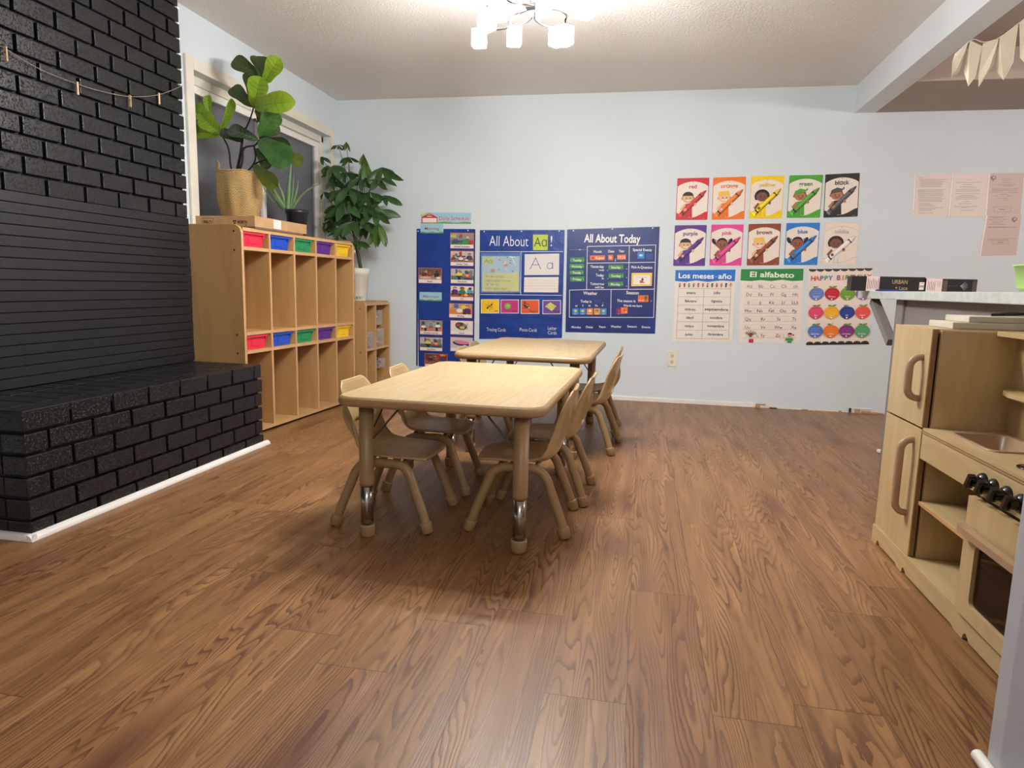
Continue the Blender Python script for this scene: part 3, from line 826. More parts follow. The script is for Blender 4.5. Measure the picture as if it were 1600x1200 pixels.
# ---- small shelf by the corner
SM = empty('corner_shelf', (-2.10, 4.905, 0), 0, 'short maple compartment shelf in the corner beyond the cubby locker', 'shelf')
SW, SD, SH = .505, .33, .752
side_panel(SM, 0, SH, SD, .03, holes=(.70, .36)); side_panel(SM, SW - TH, SH, SD, .03)
for z in (.742, .385, .04): shelf(SM, z, TH, SW - TH, SD)
MB().box((-SD, TH, .02), (-SD + .006, SW - TH, .74)).build('back_panel', M['maple'], SM)
for z0, z1 in ((.385, .723), (.04, .366)): cubby_div(.20, z0, z1, SD, SM)
for z in (.562, .205):
    for a, b in ((TH, .20), (.20 + TH, SW - TH)): shelf(SM, z, a, b, SD, .012, -.07, 'ledge')
def tub(name, loc, w, d, h, label, fill):
    t = empty(name, loc, 0, label, 'tub', 'clear tubs in the corner shelf')
    mb = MB(); k = .004
    vs = []; 
    for (ww, dd, z) in ((w * .88, d, 0), (w, d, h), (w - .006, d - .006, h), (w * .86, d - .006, .003)):
        vs += [(-dd, -ww / 2, z), (0, -ww / 2, z), (0, ww / 2, z), (-dd, ww / 2, z)]
    F = [(0, 3, 2, 1), (12, 13, 14, 15)]
    for i in range(3):
        for q in range(4): a = 4 * i + q; b = 4 * i + (q + 1) % 4; F.append((a, b, b + 4, a + 4))
    mb.add(vs, F); mb.build('tub_body', M['clear'], t)
    MB().box((-.004, -w / 2 - .003, h - .006), (.004, w / 2 + .003, h + .002), bev=.001).build('rim', M['clear'], t)
    return t
rt = random.Random(3)
def toys(cols, n, c, w, d, h, label, cat='toys', name='toy_pieces'):
    mb = MB()
    for k in range(n):
        s_ = rt.uniform(.010, .020); x = c[0] - rt.uniform(.015, d - .015); y = c[1] + rt.uniform(-w / 2 + .02, w / 2 - .02); z = c[2] + rt.uniform(.004, h)
        R = Matrix.Translation((x, y, z)) @ Matrix.Rotation(rt.uniform(0, 3), 4, (rt.random(), rt.random(), 1))
        if k % 3: mb.box((-s_, -s_ * .6, -s_ * .4), (s_, s_ * .6, s_ * .4), pm('toy_%02x%02x%02x' % cols[k % len(cols)], cols[k % len(cols)], .4), .002, R)
        else: mb.tube([R @ Vector((-s_, 0, 0)), R @ Vector((s_, 0, 0))], s_ * .45, pm('toy_%02x%02x%02x' % cols[k % len(cols)], cols[k % len(cols)], .4), 8)
    o = mb.build(name); tag(o, label, cat); o['kind'] = 'stuff'; return o
tub('clear_tub', (-2.125, 5.225, .5625), .17, .22, .115, 'clear tub of yellow pieces, upper right compartment of corner shelf', 0)
toys([(240, 224, 120), (236, 210, 90), (245, 240, 190)], 46, (-2.13, 5.20, .568), .12, .17, .085, 'yellow and cream play pieces in the upper clear tub')
tub('clear_tub', (-2.110, 5.225, .3855), .17, .25, .14, 'clear tub of orange and red toys, middle right of corner shelf', 0)
toys([(240, 130, 60), (226, 70, 60), (250, 190, 70), (60, 150, 190), (238, 90, 110)], 60, (-2.118, 5.225, .392), .13, .2, .135, 'orange, red and blue toys piled in the middle clear tub')
tub('clear_tub', (-2.110, 5.012, .3855), .155, .25, .125, 'clear tub of pale toys, middle left of corner shelf', 0)
toys([(236, 206, 180), (222, 150, 120), (240, 220, 200)], 40, (-2.118, 5.012, .392), .12, .2, .10, 'pale peach toys piled in the middle left clear tub')
tub('clear_tub', (-2.10, 5.225, .2055), .17, .22, .07, 'low clear tub of black toys, bottom right of corner shelf', 0)
toys([(20, 20, 24), (40, 40, 44), (60, 60, 60)], 30, (-2.11, 5.225, .212), .13, .18, .09, 'black toys piled in the bottom clear tub')

# ---- play kitchen
KX, KY0, KY1 = .885, 1.42, 2.592
K = empty('play_kitchen', (1.0, 2.0, 0), 0, 'birch plywood play kitchen with fridge, sink, knobs and oven on the right', 'play kitchen')
def kb(name, boxes, m, parent=K, bev=.002):
    mb = MB()
    for lo, hi in boxes: mb.box((lo[0] - 1, lo[1] - 2, lo[2]), (hi[0] - 1, hi[1] - 2, hi[2]), bev=bev)
    return mb.build(name, m, parent)
def kprism(name, P, d0, d1, plane, m, parent=K):
    off = {'x': 1, 'y': 2, 'z': 0}; a, b = plane; c = [q for q in 'xyz' if q not in plane][0]
    return MB().prism([(p[0] - off[a], p[1] - off[b]) for p in P], d0 - off[c], d1 - off[c], plane).build(name, m, parent)
kb('fridge_side', [((KX + .018, 2.570, .062), (1.22, 2.590, .80))], M['birch'])
kb('fridge_side', [((KX + .024, 2.275, .062), (1.22, 2.291, .797))], M['birch'])
kb('top_panel', [((KX + .012, 2.292, .785), (1.22, 2.570, .800))], M['birch_h'])
def door(name, y0, y1, z0, z1, hz0, hz1):
    d = kb(name, [((KX, y0, z0), (KX + .004, y1, z1))], M['birch'], bev=.001)
    kb('ply_edge', [((KX + .0035, y0 + .0005, z0 + .0005), (KX + .0175, y1 - .0005, z1 - .0005))], M['ply_edge'], d, 0)
    hx = KX
    Pth = smooth_pts([(hx + .002, 0, 0), (hx - .020, 0, .004), (hx - .034, 0, .022), (hx - .036, 0, .045)], 4)
    mb = MB(); yc = 2.333
    H = hz1 - hz0
    path = [Vector((p.x, yc, hz0 + p.z)) for p in Pth] + [Vector((p.x, yc, hz1 - p.z)) for p in reversed(Pth)]
    # flat strap handle: sweep a rounded rectangle
    vs = []; F = []
    for i, p in enumerate(path):
        a = path[max(0, i - 1)]; b = path[min(len(path) - 1, i + 1)]; tn = (b - a).normalized(); nr = Vector((tn.z, 0, -tn.x))
        for (u_, w_) in ((-.008, -.010), (.008, -.010), (.011, 0), (.008, .010), (-.008, .010), (-.011, 0)): vs.append(p + nr * w_ + Vector((0, u_, 0)) - Vector((1, 2, 0)))
    for i in range(len(path) - 1):
        for k in range(6): a = 6 * i + k; b = 6 * i + (k + 1) % 6; F.append((a, b, b + 6, a + 6))
    F += [list(range(6)), [len(vs) - 6 + k for k in range(6)]]
    mb.add(vs, F, None, True); mb.build('handle', M['taupe'], d)
door('freezer_door', 2.283, 2.592, .489, .800, .575, .708)
door('fridge_door', 2.279, 2.592, .066, .483, .195, .440)
# upper back panel with small shelf
kb('splashback', [((1.118, KY0, .49), (1.134, 2.275, .797))], M['birch'])
kb('hood_board', [((1.06, KY0, .785), (1.134, 2.274, .800))], M['birch_h'])
kprism('small_shelf', [(1.118, 2.272), (1.118, KY0), (1.05, KY0), (1.05, 2.15), (1.07, 2.22), (1.10, 2.262)], .615, .628, 'xy', M['birch_h'])
# counter with a sink opening (built round the basin)
sx0, sx1, sy0, sy1 = .945, 1.085, 1.975, 2.215
ct = kb('counter', [((KX + .001, KY0, .470), (sx0, 2.274, .490)), ((sx1, KY0, .470), (1.118, 2.274, .490)), ((sx0, sy1, .470), (sx1, 2.274, .490)), ((sx0, KY0, .470), (sx1, sy0, .490))], M['birch_h'], bev=0)
kb('ply_edge', [((KX - .0005, KY0, .4745 + k * .0062), (KX + .001, 2.274, .4765 + k * .0062)) for k in range(2)], M['ply_edge'], ct, 0)
mb = MB(); rings = [((sx0 - .012, sy0 - .012, sx1 + .012, sy1 + .012), .490, .03), ((sx0 - .012, sy0 - .012, sx1 + .012, sy1 + .012), .494, .03), ((sx0 - .002, sy0 - .002, sx1 + .002, sy1 + .002), .4945, .025), ((sx0 + .003, sy0 + .003, sx1 - .003, sy1 - .003), .489, .022), ((sx0 + .012, sy0 + .012, sx1 - .012, sy1 - .012), .43, .02), ((sx0 + .03, sy0 + .03, sx1 - .03, sy1 - .03), .425, .015)]
vs = []; F = []; N = 24
for (q, z, r) in rings: vs += [(x - 1, y - 2, z) for x, y in rrect(*q, r, 5)]
for i in range(len(rings) - 1):
    for k in range(N): a = i * N + k; b = i * N + (k + 1) % N; F.append((a, b, b + N, a + N))
F.append([5 * N + k for k in range(N)]); mb.add(vs, F, None, True); mb.build('sink_basin', M['taupe'], K)
bn = empty('burner', (-.040, -.205, .490), parent=K)
K_b = bn
mb = MB(); mb.lathe([(.040, .0005), (.040, .003), (.037, .0035)], (0, 0, 0), n=24); mb.build('burner_ring', M['black'], bn)
mb = MB()
for k in range(5):
    a = 2 * PI * k / 5; mb.add([(.006 * math.cos(a + 1), .006 * math.sin(a + 1), .0042), (.033 * math.cos(a + .35), .033 * math.sin(a + .35), .0042), (.033 * math.cos(a - .35), .033 * math.sin(a - .35), .0042)], [(0, 1, 2)])
mb.build('burner_flame_print', pm('burner_red', (150, 44, 40), .35), bn)
kb('apron', [((KX + .001, KY0, .392), (KX + .018, 2.274, .470))], M['birch_h'])
# niche
kb('niche_divider', [((KX + .018, 1.905, .062), (1.20, 1.920, .392))], M['birch'])
ns = kb('niche_shelf', [((KX + .016, 1.921, .240), (1.19, 2.274, .253))], M['birch_h'])
kb('ply_edge', [((KX + .012, 1.921, .241), (KX + .0165, 2.274, .252))], M['maple_edge'], ns, .001)
kb('floor_panel', [((KX + .004, KY0, .048), (1.20, 2.57, .062))], M['birch_h'])
kb('back_panel', [((1.19, KY0, .062), (1.20, 2.57, .47))], M['birch'])
# base with arched cut-outs
def base_poly():
    P = [(2.592, .064), (2.592, .001), (2.545, .001)]
    def notch(ya, zt=.032, yb=None):
        out = [(ya, .001), (ya - .004, .010)]
        for k in range(7):
            a = PI * (1 - k / 6); out.append((ya - .018 + .012 * -math.cos(a) * 1.0 * -1 * -1, .018 + .010 * math.sin(a)))
        return out
    P += [(2.541, .016), (2.530, .022), (2.518, .018), (2.508, .010), (2.36, .010), (2.350, .006), (2.342, .001), (2.300, .001), (2.297, .015), (2.288, .022), (2.276, .018), (2.262, .008), (1.935, .008), (1.925, .005), (1.918, .001), (1.868, .001), (1.864, .015), (1.853, .024), (1.842, .018), (1.83, .008), (1.50, .008), (1.49, .001), (KY0, .001), (KY0, .064)]
    return P
P = base_poly(); tris = []
mb = MB(); mb.prism([(a - 2, b) for a, b in P], KX - .006 - 1, KX + .010 - 1, 'yz'); mb.build('base_board', M['birch_h'], K)
kb('base_side', [((KX + .01, 2.574, .002), (1.2, 2.590, .062)), ((KX + .01, KY0, .002), (1.2, KY0 + .016, .062))], M['birch'])
# oven door with framed window and handle
oy0, oy1, oz0, oz1 = KY0 + .01, 1.902, .068, .385
wy0, wy1, wz0, wz1 = 1.50, 1.838, .108, .272
OX = KX - .016
mb = MB(); outer = [(oy0, oz0), (oy1, oz0), (oy1, oz1), (oy0, oz1)]; inner = rrect(wy0, wz0, wy1, wz1, .02, 5)
bm = bmesh.new()
def loop(pts, x): return [bm.verts.new((x - 1, p[0] - 2, p[1])) for p in pts]
for x_ in (OX, OX + .017):
    a = loop(outer, x_); b = loop(inner, x_); E_ = []
    for L_ in (a, b):
        for i in range(len(L_)): E_.append(bm.edges.new((L_[i], L_[(i + 1) % len(L_)])))
    bmesh.ops.triangle_fill(bm, edges=E_, use_beauty=True)
bm.verts.index_update(); vs = [v.co.copy() for v in bm.verts]; fs = [[v.index for v in f.verts] for f in bm.faces]; bm.free()
mb.add(vs, fs)
na = 4; nb = len(inner); half = na + nb
for i in range(na): mb.f.append([i, (i + 1) % na, half + (i + 1) % na, half + i]); mb.mi.append(0); mb.sm.append(False)
for i in range(nb): mb.f.append([na + i, na + (i + 1) % nb, half + na + (i + 1) % nb, half + na + i]); mb.mi.append(0); mb.sm.append(False)
od = mb.build('oven_door', M['birch'], K)
kb('oven_window', [((OX + .010, wy0 - .01, wz0 - .01), (OX + .013, wy1 + .01, wz1 + .01))], M['oven_glass'], od, 0)
hp = [(OX - .001, oy1 - .006), (OX - .018, oy1 - .004), (OX - .028, oy1 - .02), (OX - .030, oy1 - .06), (OX - .030, oy0 + .06), (OX - .018, oy0 + .02), (OX - .001, oy0 + .02), (OX - .001, oy0 + .07), (OX - .010, oy0 + .09), (OX - .010, oy1 - .09), (OX - .001, oy1 - .045)]
kprism('handle', hp, .292, .310, 'xy', M['taupe'], od)
kb('oven_shelf', [((KX + .02, KY0 + .02, .205), (1.18, 1.90, .215))], M['birch_h'])
# knobs
for y in (1.872, 1.818, 1.755, 1.69):
    kn = empty('knob', (KX - 1, y - 2, .430), parent=K)
    MB().tube([(0.001, 0, 0), (-.004, 0, 0), (-.010, 0, 0), (-.013, 0, 0)], [.024, .024, .020, .017], n=20).build('knob_base', M['black'], kn)
    MB().tube([(-.012, 0, 0), (-.030, 0, 0)], [.0155, .015], n=16).build('knob_stem', M['black'], kn)
    R = Matrix.Rotation(.5, 4, 'X')
    MB().box((-.040, -.0075, -.020), (-.022, .0075, .020), None, .003, R).build('knob_grip', M['black'], kn)

# ---- chandelier
CX, CY = CHAND
ch = empty('chandelier', (CX, CY, ZC), 0, 'chrome chandelier with curved arms and eight lit square glass shades', 'ceiling light')
MB().lathe([(.0, -.001), (.075, -.001), (.078, -.008), (.072, -.026), (.012, -.030), (0, -.030)], n=32).build('canopy', M['chrome'], ch)
st = MB()
for dx, dy in ((-.03, 0), (.0, .02), (.03, -.01)): st.tube([(dx, dy, -.02), (dx, dy, -.315)], .004, n=8)
st.build('stem', M['chrome'], ch)
MB().box((-.055, -.02, -.328), (.055, .02, -.312), bev=.003).build('hub', M['chrome'], ch)
shade_px = [(749, 37, 3.22), (804, 34, 3.22), (883, 43, 3.15), (872, 22, 3.25), (778, 10, 2.80), (850, -3, 2.78), (915, -4, 2.90), (762, -14, 2.98)]
for i, (sx_, sy_, sY) in enumerate(shade_px):
    p = at(sx_, sy_, sY); p.z = max(2.045, min(2.075, p.z)) if i < 4 else max(2.03, min(2.06, p.z))
    x, y, z = p.x - CX, p.y - CY, p.z - ZC
    hz = -.318
    A = math.atan2(y, x); side = .5 if i % 2 else -.5
    r = math.hypot(x, y)
    pth = smooth_pts([(0, 0, hz), (r * .4 * math.cos(A + side), r * .4 * math.sin(A + side), hz - .008), (r * .8 * math.cos(A + side * .45), r * .8 * math.sin(A + side * .45), hz - .004), (x, y, hz)], 6)
    arm = MB()
    for q0, q1 in zip(pth[:-1], pth[1:]):
        pass
    vs = []; F = []
    for k, q in enumerate(pth):
        a_ = pth[max(0, k - 1)]; b_ = pth[min(len(pth) - 1, k + 1)]; tn = (b_ - a_).normalized(); nr = tn.cross(Vector((0, 0, 1))).normalized() * .007
        vs += [q + nr + Vector((0, 0, .003)), q - nr + Vector((0, 0, .003)), q - nr - Vector((0, 0, .003)), q + nr - Vector((0, 0, .003))]
    for k in range(len(pth) - 1):
        for j in range(4): a = 4 * k + j; b = 4 * k + (j + 1) % 4; F.append((a, b, b + 4, a + 4))
    arm.add(vs, F, None, True); ao = arm.build('arm', M['chrome'], ch)
    MB().lathe([(.006, hz), (.006, z + .014), (.019, z + .012), (.019, z - .006), (0, z - .006)], (x, y, 0), n=16).build('lamp_holder', M['chrome'], ao)
    w = .031; sh = MB(); r_ = i * .35
    R = Matrix.Translation((x, y, 0)) @ Matrix.Rotation(r_, 4, 'Z')
    def sq(w_, z_): return [R @ Vector((a, b, z_)) for a, b in rrect(-w_, -w_, w_, w_, .008, 3)]
    L_ = [sq(.008, z), sq(w, z - .002), sq(w, z - .074), sq(w - .005, z - .074), sq(w - .005, z - .006)]
    vs = sum(L_, []); F = []; N = 16
    for k in range(4):
        for j in range(N): a = k * N + j; b = k * N + (j + 1) % N; F.append((a, b, b + N, a + N))
    sh.add(vs, F); sh.build('glass_shade', M['shade'], ao)
    cp = MB(); V_ = sq(.0275, z - .0015) + sq(.0275, z + .003); cp.add(V_, [list(range(16))[::-1], list(range(16, 32))] + [(j, (j + 1) % 16, 16 + (j + 1) % 16, 16 + j) for j in range(16)]); cp.build('shade_cap', M['chrome'], ao)
    MB().lathe([(0, -.052), (.005, -.050), (.0085, -.043), (.009, -.036), (.008, -.024), (.007, -.012), (.007, 0)], (x, y, z - .002), n=14).build('bulb', M['bulb'], ao)
    l = bpy.data.lights.new('bulb_light', 'POINT'); l.energy = BULB_W; l.color = BULB_COL; l.shadow_soft_size = .022
    lo = bpy.data.objects.new('bulb_light', l); COL.objects.link(lo); lo.location = (p.x, p.y, p.z - .050)
    

# ---- cardboard box on the cubby
def text_on(o_name, parent, O, U, V, N, items, d=.0006):
    S = Sheet(O, U, V, N, d)
    for it in items: S.text(*it[0:5], **it[5]) if it[0] is not None else None
    return S.build(o_name, parent)
bx = empty('cardboard_box', (-2.180, 3.541, 1.1885), -.045, 'long flat brown cardboard box lying on top of the cubby locker', 'box')
MB().box((-.395, 0, .012), (0, .555, .072), bev=.0015).build('carton', M['card'], bx)
MB().box((-.30, -.004, 0.0005), (.006, .50, .011)).build('bottom_flap', pm('dark_cardboard', (120, 96, 72), .8), bx)
S = Sheet((-.375, 0, .012), (1, 0, 0), (0, 0, 1), (0, -1, 0), .0006)
dk = (48, 36, 28)
S.line([(.032, .004), (.032, .046), (.105, .046), (.105, .004)], .0025, dk); S.text('PRO', .069, .023, .024, dk, .02, wid=.056)
S.poly([(.235, .036), (.243, .036), (.243, .028), (.235, .024)], dk); S.poly([(.246, .036), (.254, .036), (.254, .024), (.246, .028)], dk); S.poly([(.236, .022), (.253, .022), (.2445, .013)], dk)
S.text('W\u00dcRTH', .294, .025, .017, dk, .02, wid=.062); S.ell(.318, .008, .004, .004, dk); S.build('printing', bx)
S = Sheet((0, 0, .012), (0, 1, 0), (0, 0, 1), (1, 0, 0), .0007)
S.rect(.185, .006, .262, .056, (240, 238, 232))
for k, v in enumerate((.050, .045, .040, .033, .026, .018, .012)): S.line([(.190, v), (.25 - .01 * (k % 3), v)], .0013, (120, 118, 116))
S.build('shipping_label', bx)
tg = empty('paper_tag', (-2.118, 4.737, 1.128), 0)
tgm = MB().box((-2.135, 4.7445, 1.118), (-2.110, 4.7465, 1.138)); bpy.data.objects.remove(tg)
o = tgm.build('paper_tag', M['white']); tag(o, 'tiny white tag on the far upper corner of the cubby locker', 'tag')

# ================================================================== PLANTS
LEAF_ORIGIN = [Vector((0, 0, 0))]
def leaf_mesh(mb, base, tip, w, roll, droop, fold, m, shape='fig', back=None, wave=.0):
    base = Vector(base); tip = Vector(tip); ax = tip - base; L = ax.length; ax.normalize()
    view = (Vector((0, 0, CAM_H)) - base - LEAF_ORIGIN[0]).normalized()
    n0 = (view - ax * view.dot(ax)).normalized()
    nr = Matrix.Rotation(roll, 3, ax) @ n0; sd = ax.cross(nr).normalized()
    ns, nt = (26, 7) if shape == 'fig' else (6, 2)
    prof_ = {'fig': [(0, .05), (.07, .30), (.18, .56), (.32, .64), (.48, .76), (.63, .94), (.78, 1.0), (.89, .88), (.96, .6), (1, .18)],
             'leaf': [(0, .06), (.12, .3), (.35, .8), (.55, 1.0), (.75, .8), (.9, .42), (1, .02)]}[shape]
    vs = []; F = []
    for i in range(ns + 1):
        s = i / ns; hw = lerp_tab(prof_, s) * w / 2
        c = base + ax * (L * s) + nr * (droop * L * (4 * s * (1 - s)))
        for j in range(nt * 2 + 1):
            t = -1 + j / nt
            z = abs(t) * math.sin(fold) * hw + wave * w * (math.sin(s * 15 + j) * t * t * .5 + .35 * math.cos(6.28 * (s * 6.5 - abs(t) * 1.1)) * (1 - abs(t) * .5) * (abs(t) > .05))
            vs.append(c + sd * (t * hw * math.cos(fold)) + nr * z)
    if shape == 'fig' and L > .06:
        vm = VEIN_L if m is LD or m is LK or m is LG or m is LO else VEIN_B
        def SP(s, t):
            a = min(ns, max(0, s * ns)); i0 = min(int(a), ns - 1); b = (t + 1) * nt; j0 = min(int(b), 2 * nt - 1); fa_, fb_ = a - i0, b - j0; W_ = 2 * nt + 1
            g = lambda i, j: vs[i * W_ + j]
            return (g(i0, j0) * (1 - fa_) + g(i0 + 1, j0) * fa_) * (1 - fb_) + (g(i0, j0 + 1) * (1 - fa_) + g(i0 + 1, j0 + 1) * fa_) * fb_
        rib = [([(k / 14, 0) for k in range(14)], .0014)]
        for k in range(6):
            s0_ = .10 + .125 * k
            for sg in (-1, 1): rib.append(([(s0_ + .16 * q / 4 * (1 - .3 * q / 4), sg * .9 * q / 4) for q in range(5)], .0008))
        for path, hw_ in rib:
            pp_ = [SP(min(.99, a), b) + nr * .0009 for a, b in path]; rv = []; rf = []
            for q, p in enumerate(pp_):
                tn = (pp_[min(q + 1, len(pp_) - 1)] - pp_[max(q - 1, 0)]).normalized(); sd_ = tn.cross(nr).normalized() * hw_ * (1 - .6 * q / len(pp_)); rv += [p + sd_, p - sd_]
                if q: rf.append((2 * q - 2, 2 * q - 1, 2 * q + 1, 2 * q))
            mb.add(rv, rf, vm)
    W = nt * 2 + 1
    for i in range(ns):
        for j in range(nt * 2): a = i * W + j; F.append((a, a + 1, a + W + 1, a + W))
    mb.add(vs, F, m, True)
def leafmat(name, c, c2, rough=.35, trans=.25):
    t = NT(name); n = t.noise(t.obj(), 14, 3)
    col = t.ramp(n, [(.3, rgb(c)), (.7, rgb(c2))]); t.l(col, t.b.inputs['Base Color']); t.b.inputs['Roughness'].default_value = rough
    out = t.t.nodes['Material Output']; tl = t.n('ShaderNodeBsdfTranslucent'); t.l(t.mix(.5, col, rgb(170, 200, 40)), tl.inputs[0])
    mx = t.n('ShaderNodeMixShader'); mx.inputs[0].default_value = trans; t.l(t.b.outputs[0], mx.inputs[1]); t.l(tl.outputs[0], mx.inputs[2]); t.l(mx.outputs[0], out.inputs[0])
    return t.m
LD = leafmat('dark_fig_leaf', (34, 54, 24), (48, 72, 30), .4, .12); LG = leafmat('mid_fig_leaf', (48, 92, 44), (66, 112, 54), .3, .15)
LB = leafmat('young_and_lit_fig_leaf', (128, 164, 44), (152, 188, 58), .4, .4); LK = leafmat('deep_glossy_fig_leaf', (30, 46, 36), (44, 64, 48), .18, .08)  # bright green is new growth plus painted light on chandelier-lit undersides
LO = leafmat('olive_fig_leaf', (66, 76, 22), (92, 100, 30), .4, .3)
VEIN_L = pm('pale_leaf_vein', (92, 116, 62), .5); VEIN_B = pm('green_leaf_vein', (84, 118, 34), .5)
fig = empty('potted_fig', (-2.392, 3.735, 1.264), 0, 'fiddle-leaf fig with big green leaves in a woven seagrass basket', 'potted plant')
FO = fig.location; LEAF_ORIGIN[0] = FO.copy()
def weave_mat():
    t = NT('seagrass_weave'); sp = t.n('ShaderNodeSeparateXYZ'); t.l(t.obj(), sp.inputs[0])
    ang = t.math('ARCTAN2', sp.outputs[1], sp.outputs[0])
    zz_ = t.math('MULTIPLY', sp.outputs[2], 1 / .0077); row_ = t.math('FLOOR', zz_)
    a_ = t.math('ADD', t.math('MULTIPLY', ang, 48 / 6.283), t.math('MULTIPLY', row_, .5))
    nz = t.noise(t.obj(), 60, 3, .6)
    hx = t.math('ABSOLUTE', t.math('SINE', t.math('MULTIPLY', a_, PI))); hz_ = t.math('ABSOLUTE', t.math('SINE', t.math('MULTIPLY', t.math('ADD', zz_, t.math('MULTIPLY', nz, .5)), PI)))
    h = t.math('MULTIPLY', t.math('POWER', hz_, .6), t.math('ADD', .35, t.math('MULTIPLY', t.math('POWER', hx, .5), .65)))
    c_ = t.ramp(t.math('ADD', t.math('MULTIPLY', h, .75), t.math('MULTIPLY', nz, .3)), [(.25, rgb(92, 64, 32)), (.5, rgb(168, 130, 76)), (.85, rgb(208, 176, 120))])
    t.l(c_, t.b.inputs['Base Color']); t.b.inputs['Roughness'].default_value = .7; t.bump(h, .9, .004); return t.m
# basket: ridged woven tub
mb = MB(); n = 96; rows_ = 34; vs = []; F = []
for i in range(rows_ + 1):
    s = i / rows_; z = .262 * s
    r0 = .098 + .026 * min(1, s * 2.2) ** .8 + .002 * math.sin(s * 3)
    for k in range(n):
        a = 2 * PI * k / n
        r = r0 + .0045 * math.cos(9 * a) * math.sin(PI * min(1, s * 1.2)) + .0028 * math.cos(2 * PI * s * rows_ / 2 + (PI if (k // 3) % 2 else 0)) * (1 if k % 3 else .4)
        vs.append((r * math.cos(a), r * math.sin(a), z + .002 * math.sin(5 * a)))
for i in range(rows_):
    for k in range(n): a = i * n + k; b = i * n + (k + 1) % n; F.append((a, b, b + n, a + n))
F.append(list(range(n))[::-1])
mb.add(vs, F, None, True); mb.tube([(.124 * math.cos(a), .124 * math.sin(a), .262 + .003 * math.sin(5 * a)) for a in [2 * PI * k / 48 for k in range(49)]], .005, None, 8)
bk = mb.build('basket', weave_mat(), fig)
MB().tube([(-.10 + .0, -.045 - .01 * 0, .25), (-.108, -.05, .30), (-.09, -.075, .318), (-.07, -.092, .30), (-.065, -.1, .25)], .006, n=8).build('basket_handle', pm('basket_rope', (150, 120, 80), .8), bk)
MB().lathe([(0, .235), (.115, .237)], n=24).build('soil', pm('potting_soil', (40, 30, 24), .95, .2, 60, .6, 80), fig)
def fa(px, py, dy=0.0): return at(px, py, 3.735 + dy) - FO
tr = MB()
for pts, r in ([[(371, 285, 0), (361, 262, .0), (357, 232, .02), (345, 209, .03)], .0042], [[(366, 285, 0), (376, 240, -.01), (379, 215, -.01), (384, 200, 0)], .0058],
               [[(366, 285, 0), (378, 255, -.02), (381, 232, -.02), (398, 227, -.03), (405, 219, -.03)], .0045], [[(397, 229, -.03), (399, 250, -.02), (386, 270, 0)], .0035],
               [[(383, 203, 0), (390, 188, 0), (396, 169, 0), (398, 155, 0)], .0032], [[(386, 268, 0), (402, 254, -.02), (425, 248, -.04), (455, 246, -.04)], .003]):
    q = smooth_pts([fa(*p) for p in pts], 4); tr.tube(q, [r * 1.6 * (1 - .4 * k / len(q)) for k in range(len(q))], None, 8)
tr.build('trunk', pm('dark_bark', (38, 30, 26), .8, .15, 40, .4, 120), fig)
fo = MB(); yf = MB()
FL = [  # base px, tip px, width px, roll, droop, fold, material, dy base, dy tip
    ((409, 122), (364, 94), 23, .5, .06, .25, LD, 0, -.02), ((415, 131), (402, 88), 27, .7, .04, .35, LD, -.01, .03), ((414, 130), (437, 90), 25, -.5, .05, .3, LB, 0, -.04),
    ((397, 169), (391, 118), 32, .9, .03, .4, LD, 0, .05), ((397, 169), (408, 120), 30, -.6, .04, .3, LB, 0, -.05), ((395, 168), (362, 137), 22, .4, .05, .25, LD, 0, .02),  # dark and bright pairs are folded leaf halves, light put into the colour
    ((398, 168), (462, 160), 31, -.5, .12, .42, LB, -.01, -.06), ((401, 165), (418, 184), 27, .3, .05, .2, LD, 0, .05),
    ((405, 213), (431, 172), 29, .35, .05, .3, LG, -.02, -.03), ((405, 217), (455, 236), 36, .7, .12, .3, LK, -.02, .03), ((404, 219), (455, 256), 36, -.1, .05, .15, LG, -.03, -.08),
    ((404, 220), (357, 202), 20, .8, .08, .2, LK, -.02, -.04), ((380, 222), (344, 206), 15, .6, .05, .3, LK, 0, -.03),
    ((402, 232), (424, 258), 24, .5, .06, .2, LD, 0, .03), ((396, 258), (434, 293), 23, .3, .06, .3, LO, -.02, -.06), ((448, 242), (473, 255), 19, .1, .05, .15, LO, -.02, 0),
    ((404, 215), (436, 196), 18, 1.0, .05, .2, LD, 0, .05), ((318, 207), (298, 217), 12, .5, .05, .3, LD, .03, .05), ((409, 250), (422, 262), 14, .2, 0, .2, LD, .02, .05), ((399, 232), (414, 246), 12, .4, 0, .2, LD, .03, .05),
]
for b_, t_, w_, ro, dr, fd, m_, d0, d1 in FL:
    leaf_mesh(yf if m_ is LB else fo, fa(*b_, d0), fa(*t_, d1), w_ * 1.08 / 252, ro * .5, dr, fd, m_, 'fig', wave=.028)
for b_, t_, w_, ro, dr, fd, d0, d1 in [((346, 209), (315, 181), 28, -.3, .08, .25, .03, .0), ((346, 211), (303, 206), 22, .5, .1, .2, .03, .02), ((330, 185), (325, 149), 15, -.8, .05, .5, .02, .03), ((330, 185), (302, 172), 27, .3, .06, .3, .02, 0), ((343, 208), (362, 154), 17, 1.2, .03, .5, .03, .02)]:
    leaf_mesh(yf, fa(*b_, d0), fa(*t_, d1), w_ * 1.05 / 252, ro * .5, dr, fd, LB, 'fig', wave=.03)
rr_ = random.Random(2)
for k in range(7):
    a = rr_.uniform(0, 6.28); c = fa(403, 186, .0) ; leaf_mesh(yf, c + Vector((.012 * math.cos(a), 0, .010 * math.sin(a))), c + Vector((.03 * math.cos(a + 1), -.01, .024 * math.sin(a + 1))), .02, rr_.uniform(-1, 1), .2, .3, LO, 'leaf')
def shiftv(mb): pass
def buildleaf(mb, name, parent):
    return mb.build(name, None, parent, fix=False)
# leaves were laid out relative to the pot already
buildleaf(fo, 'foliage', fig); buildleaf(yf, 'young_and_lit_foliage', fig)

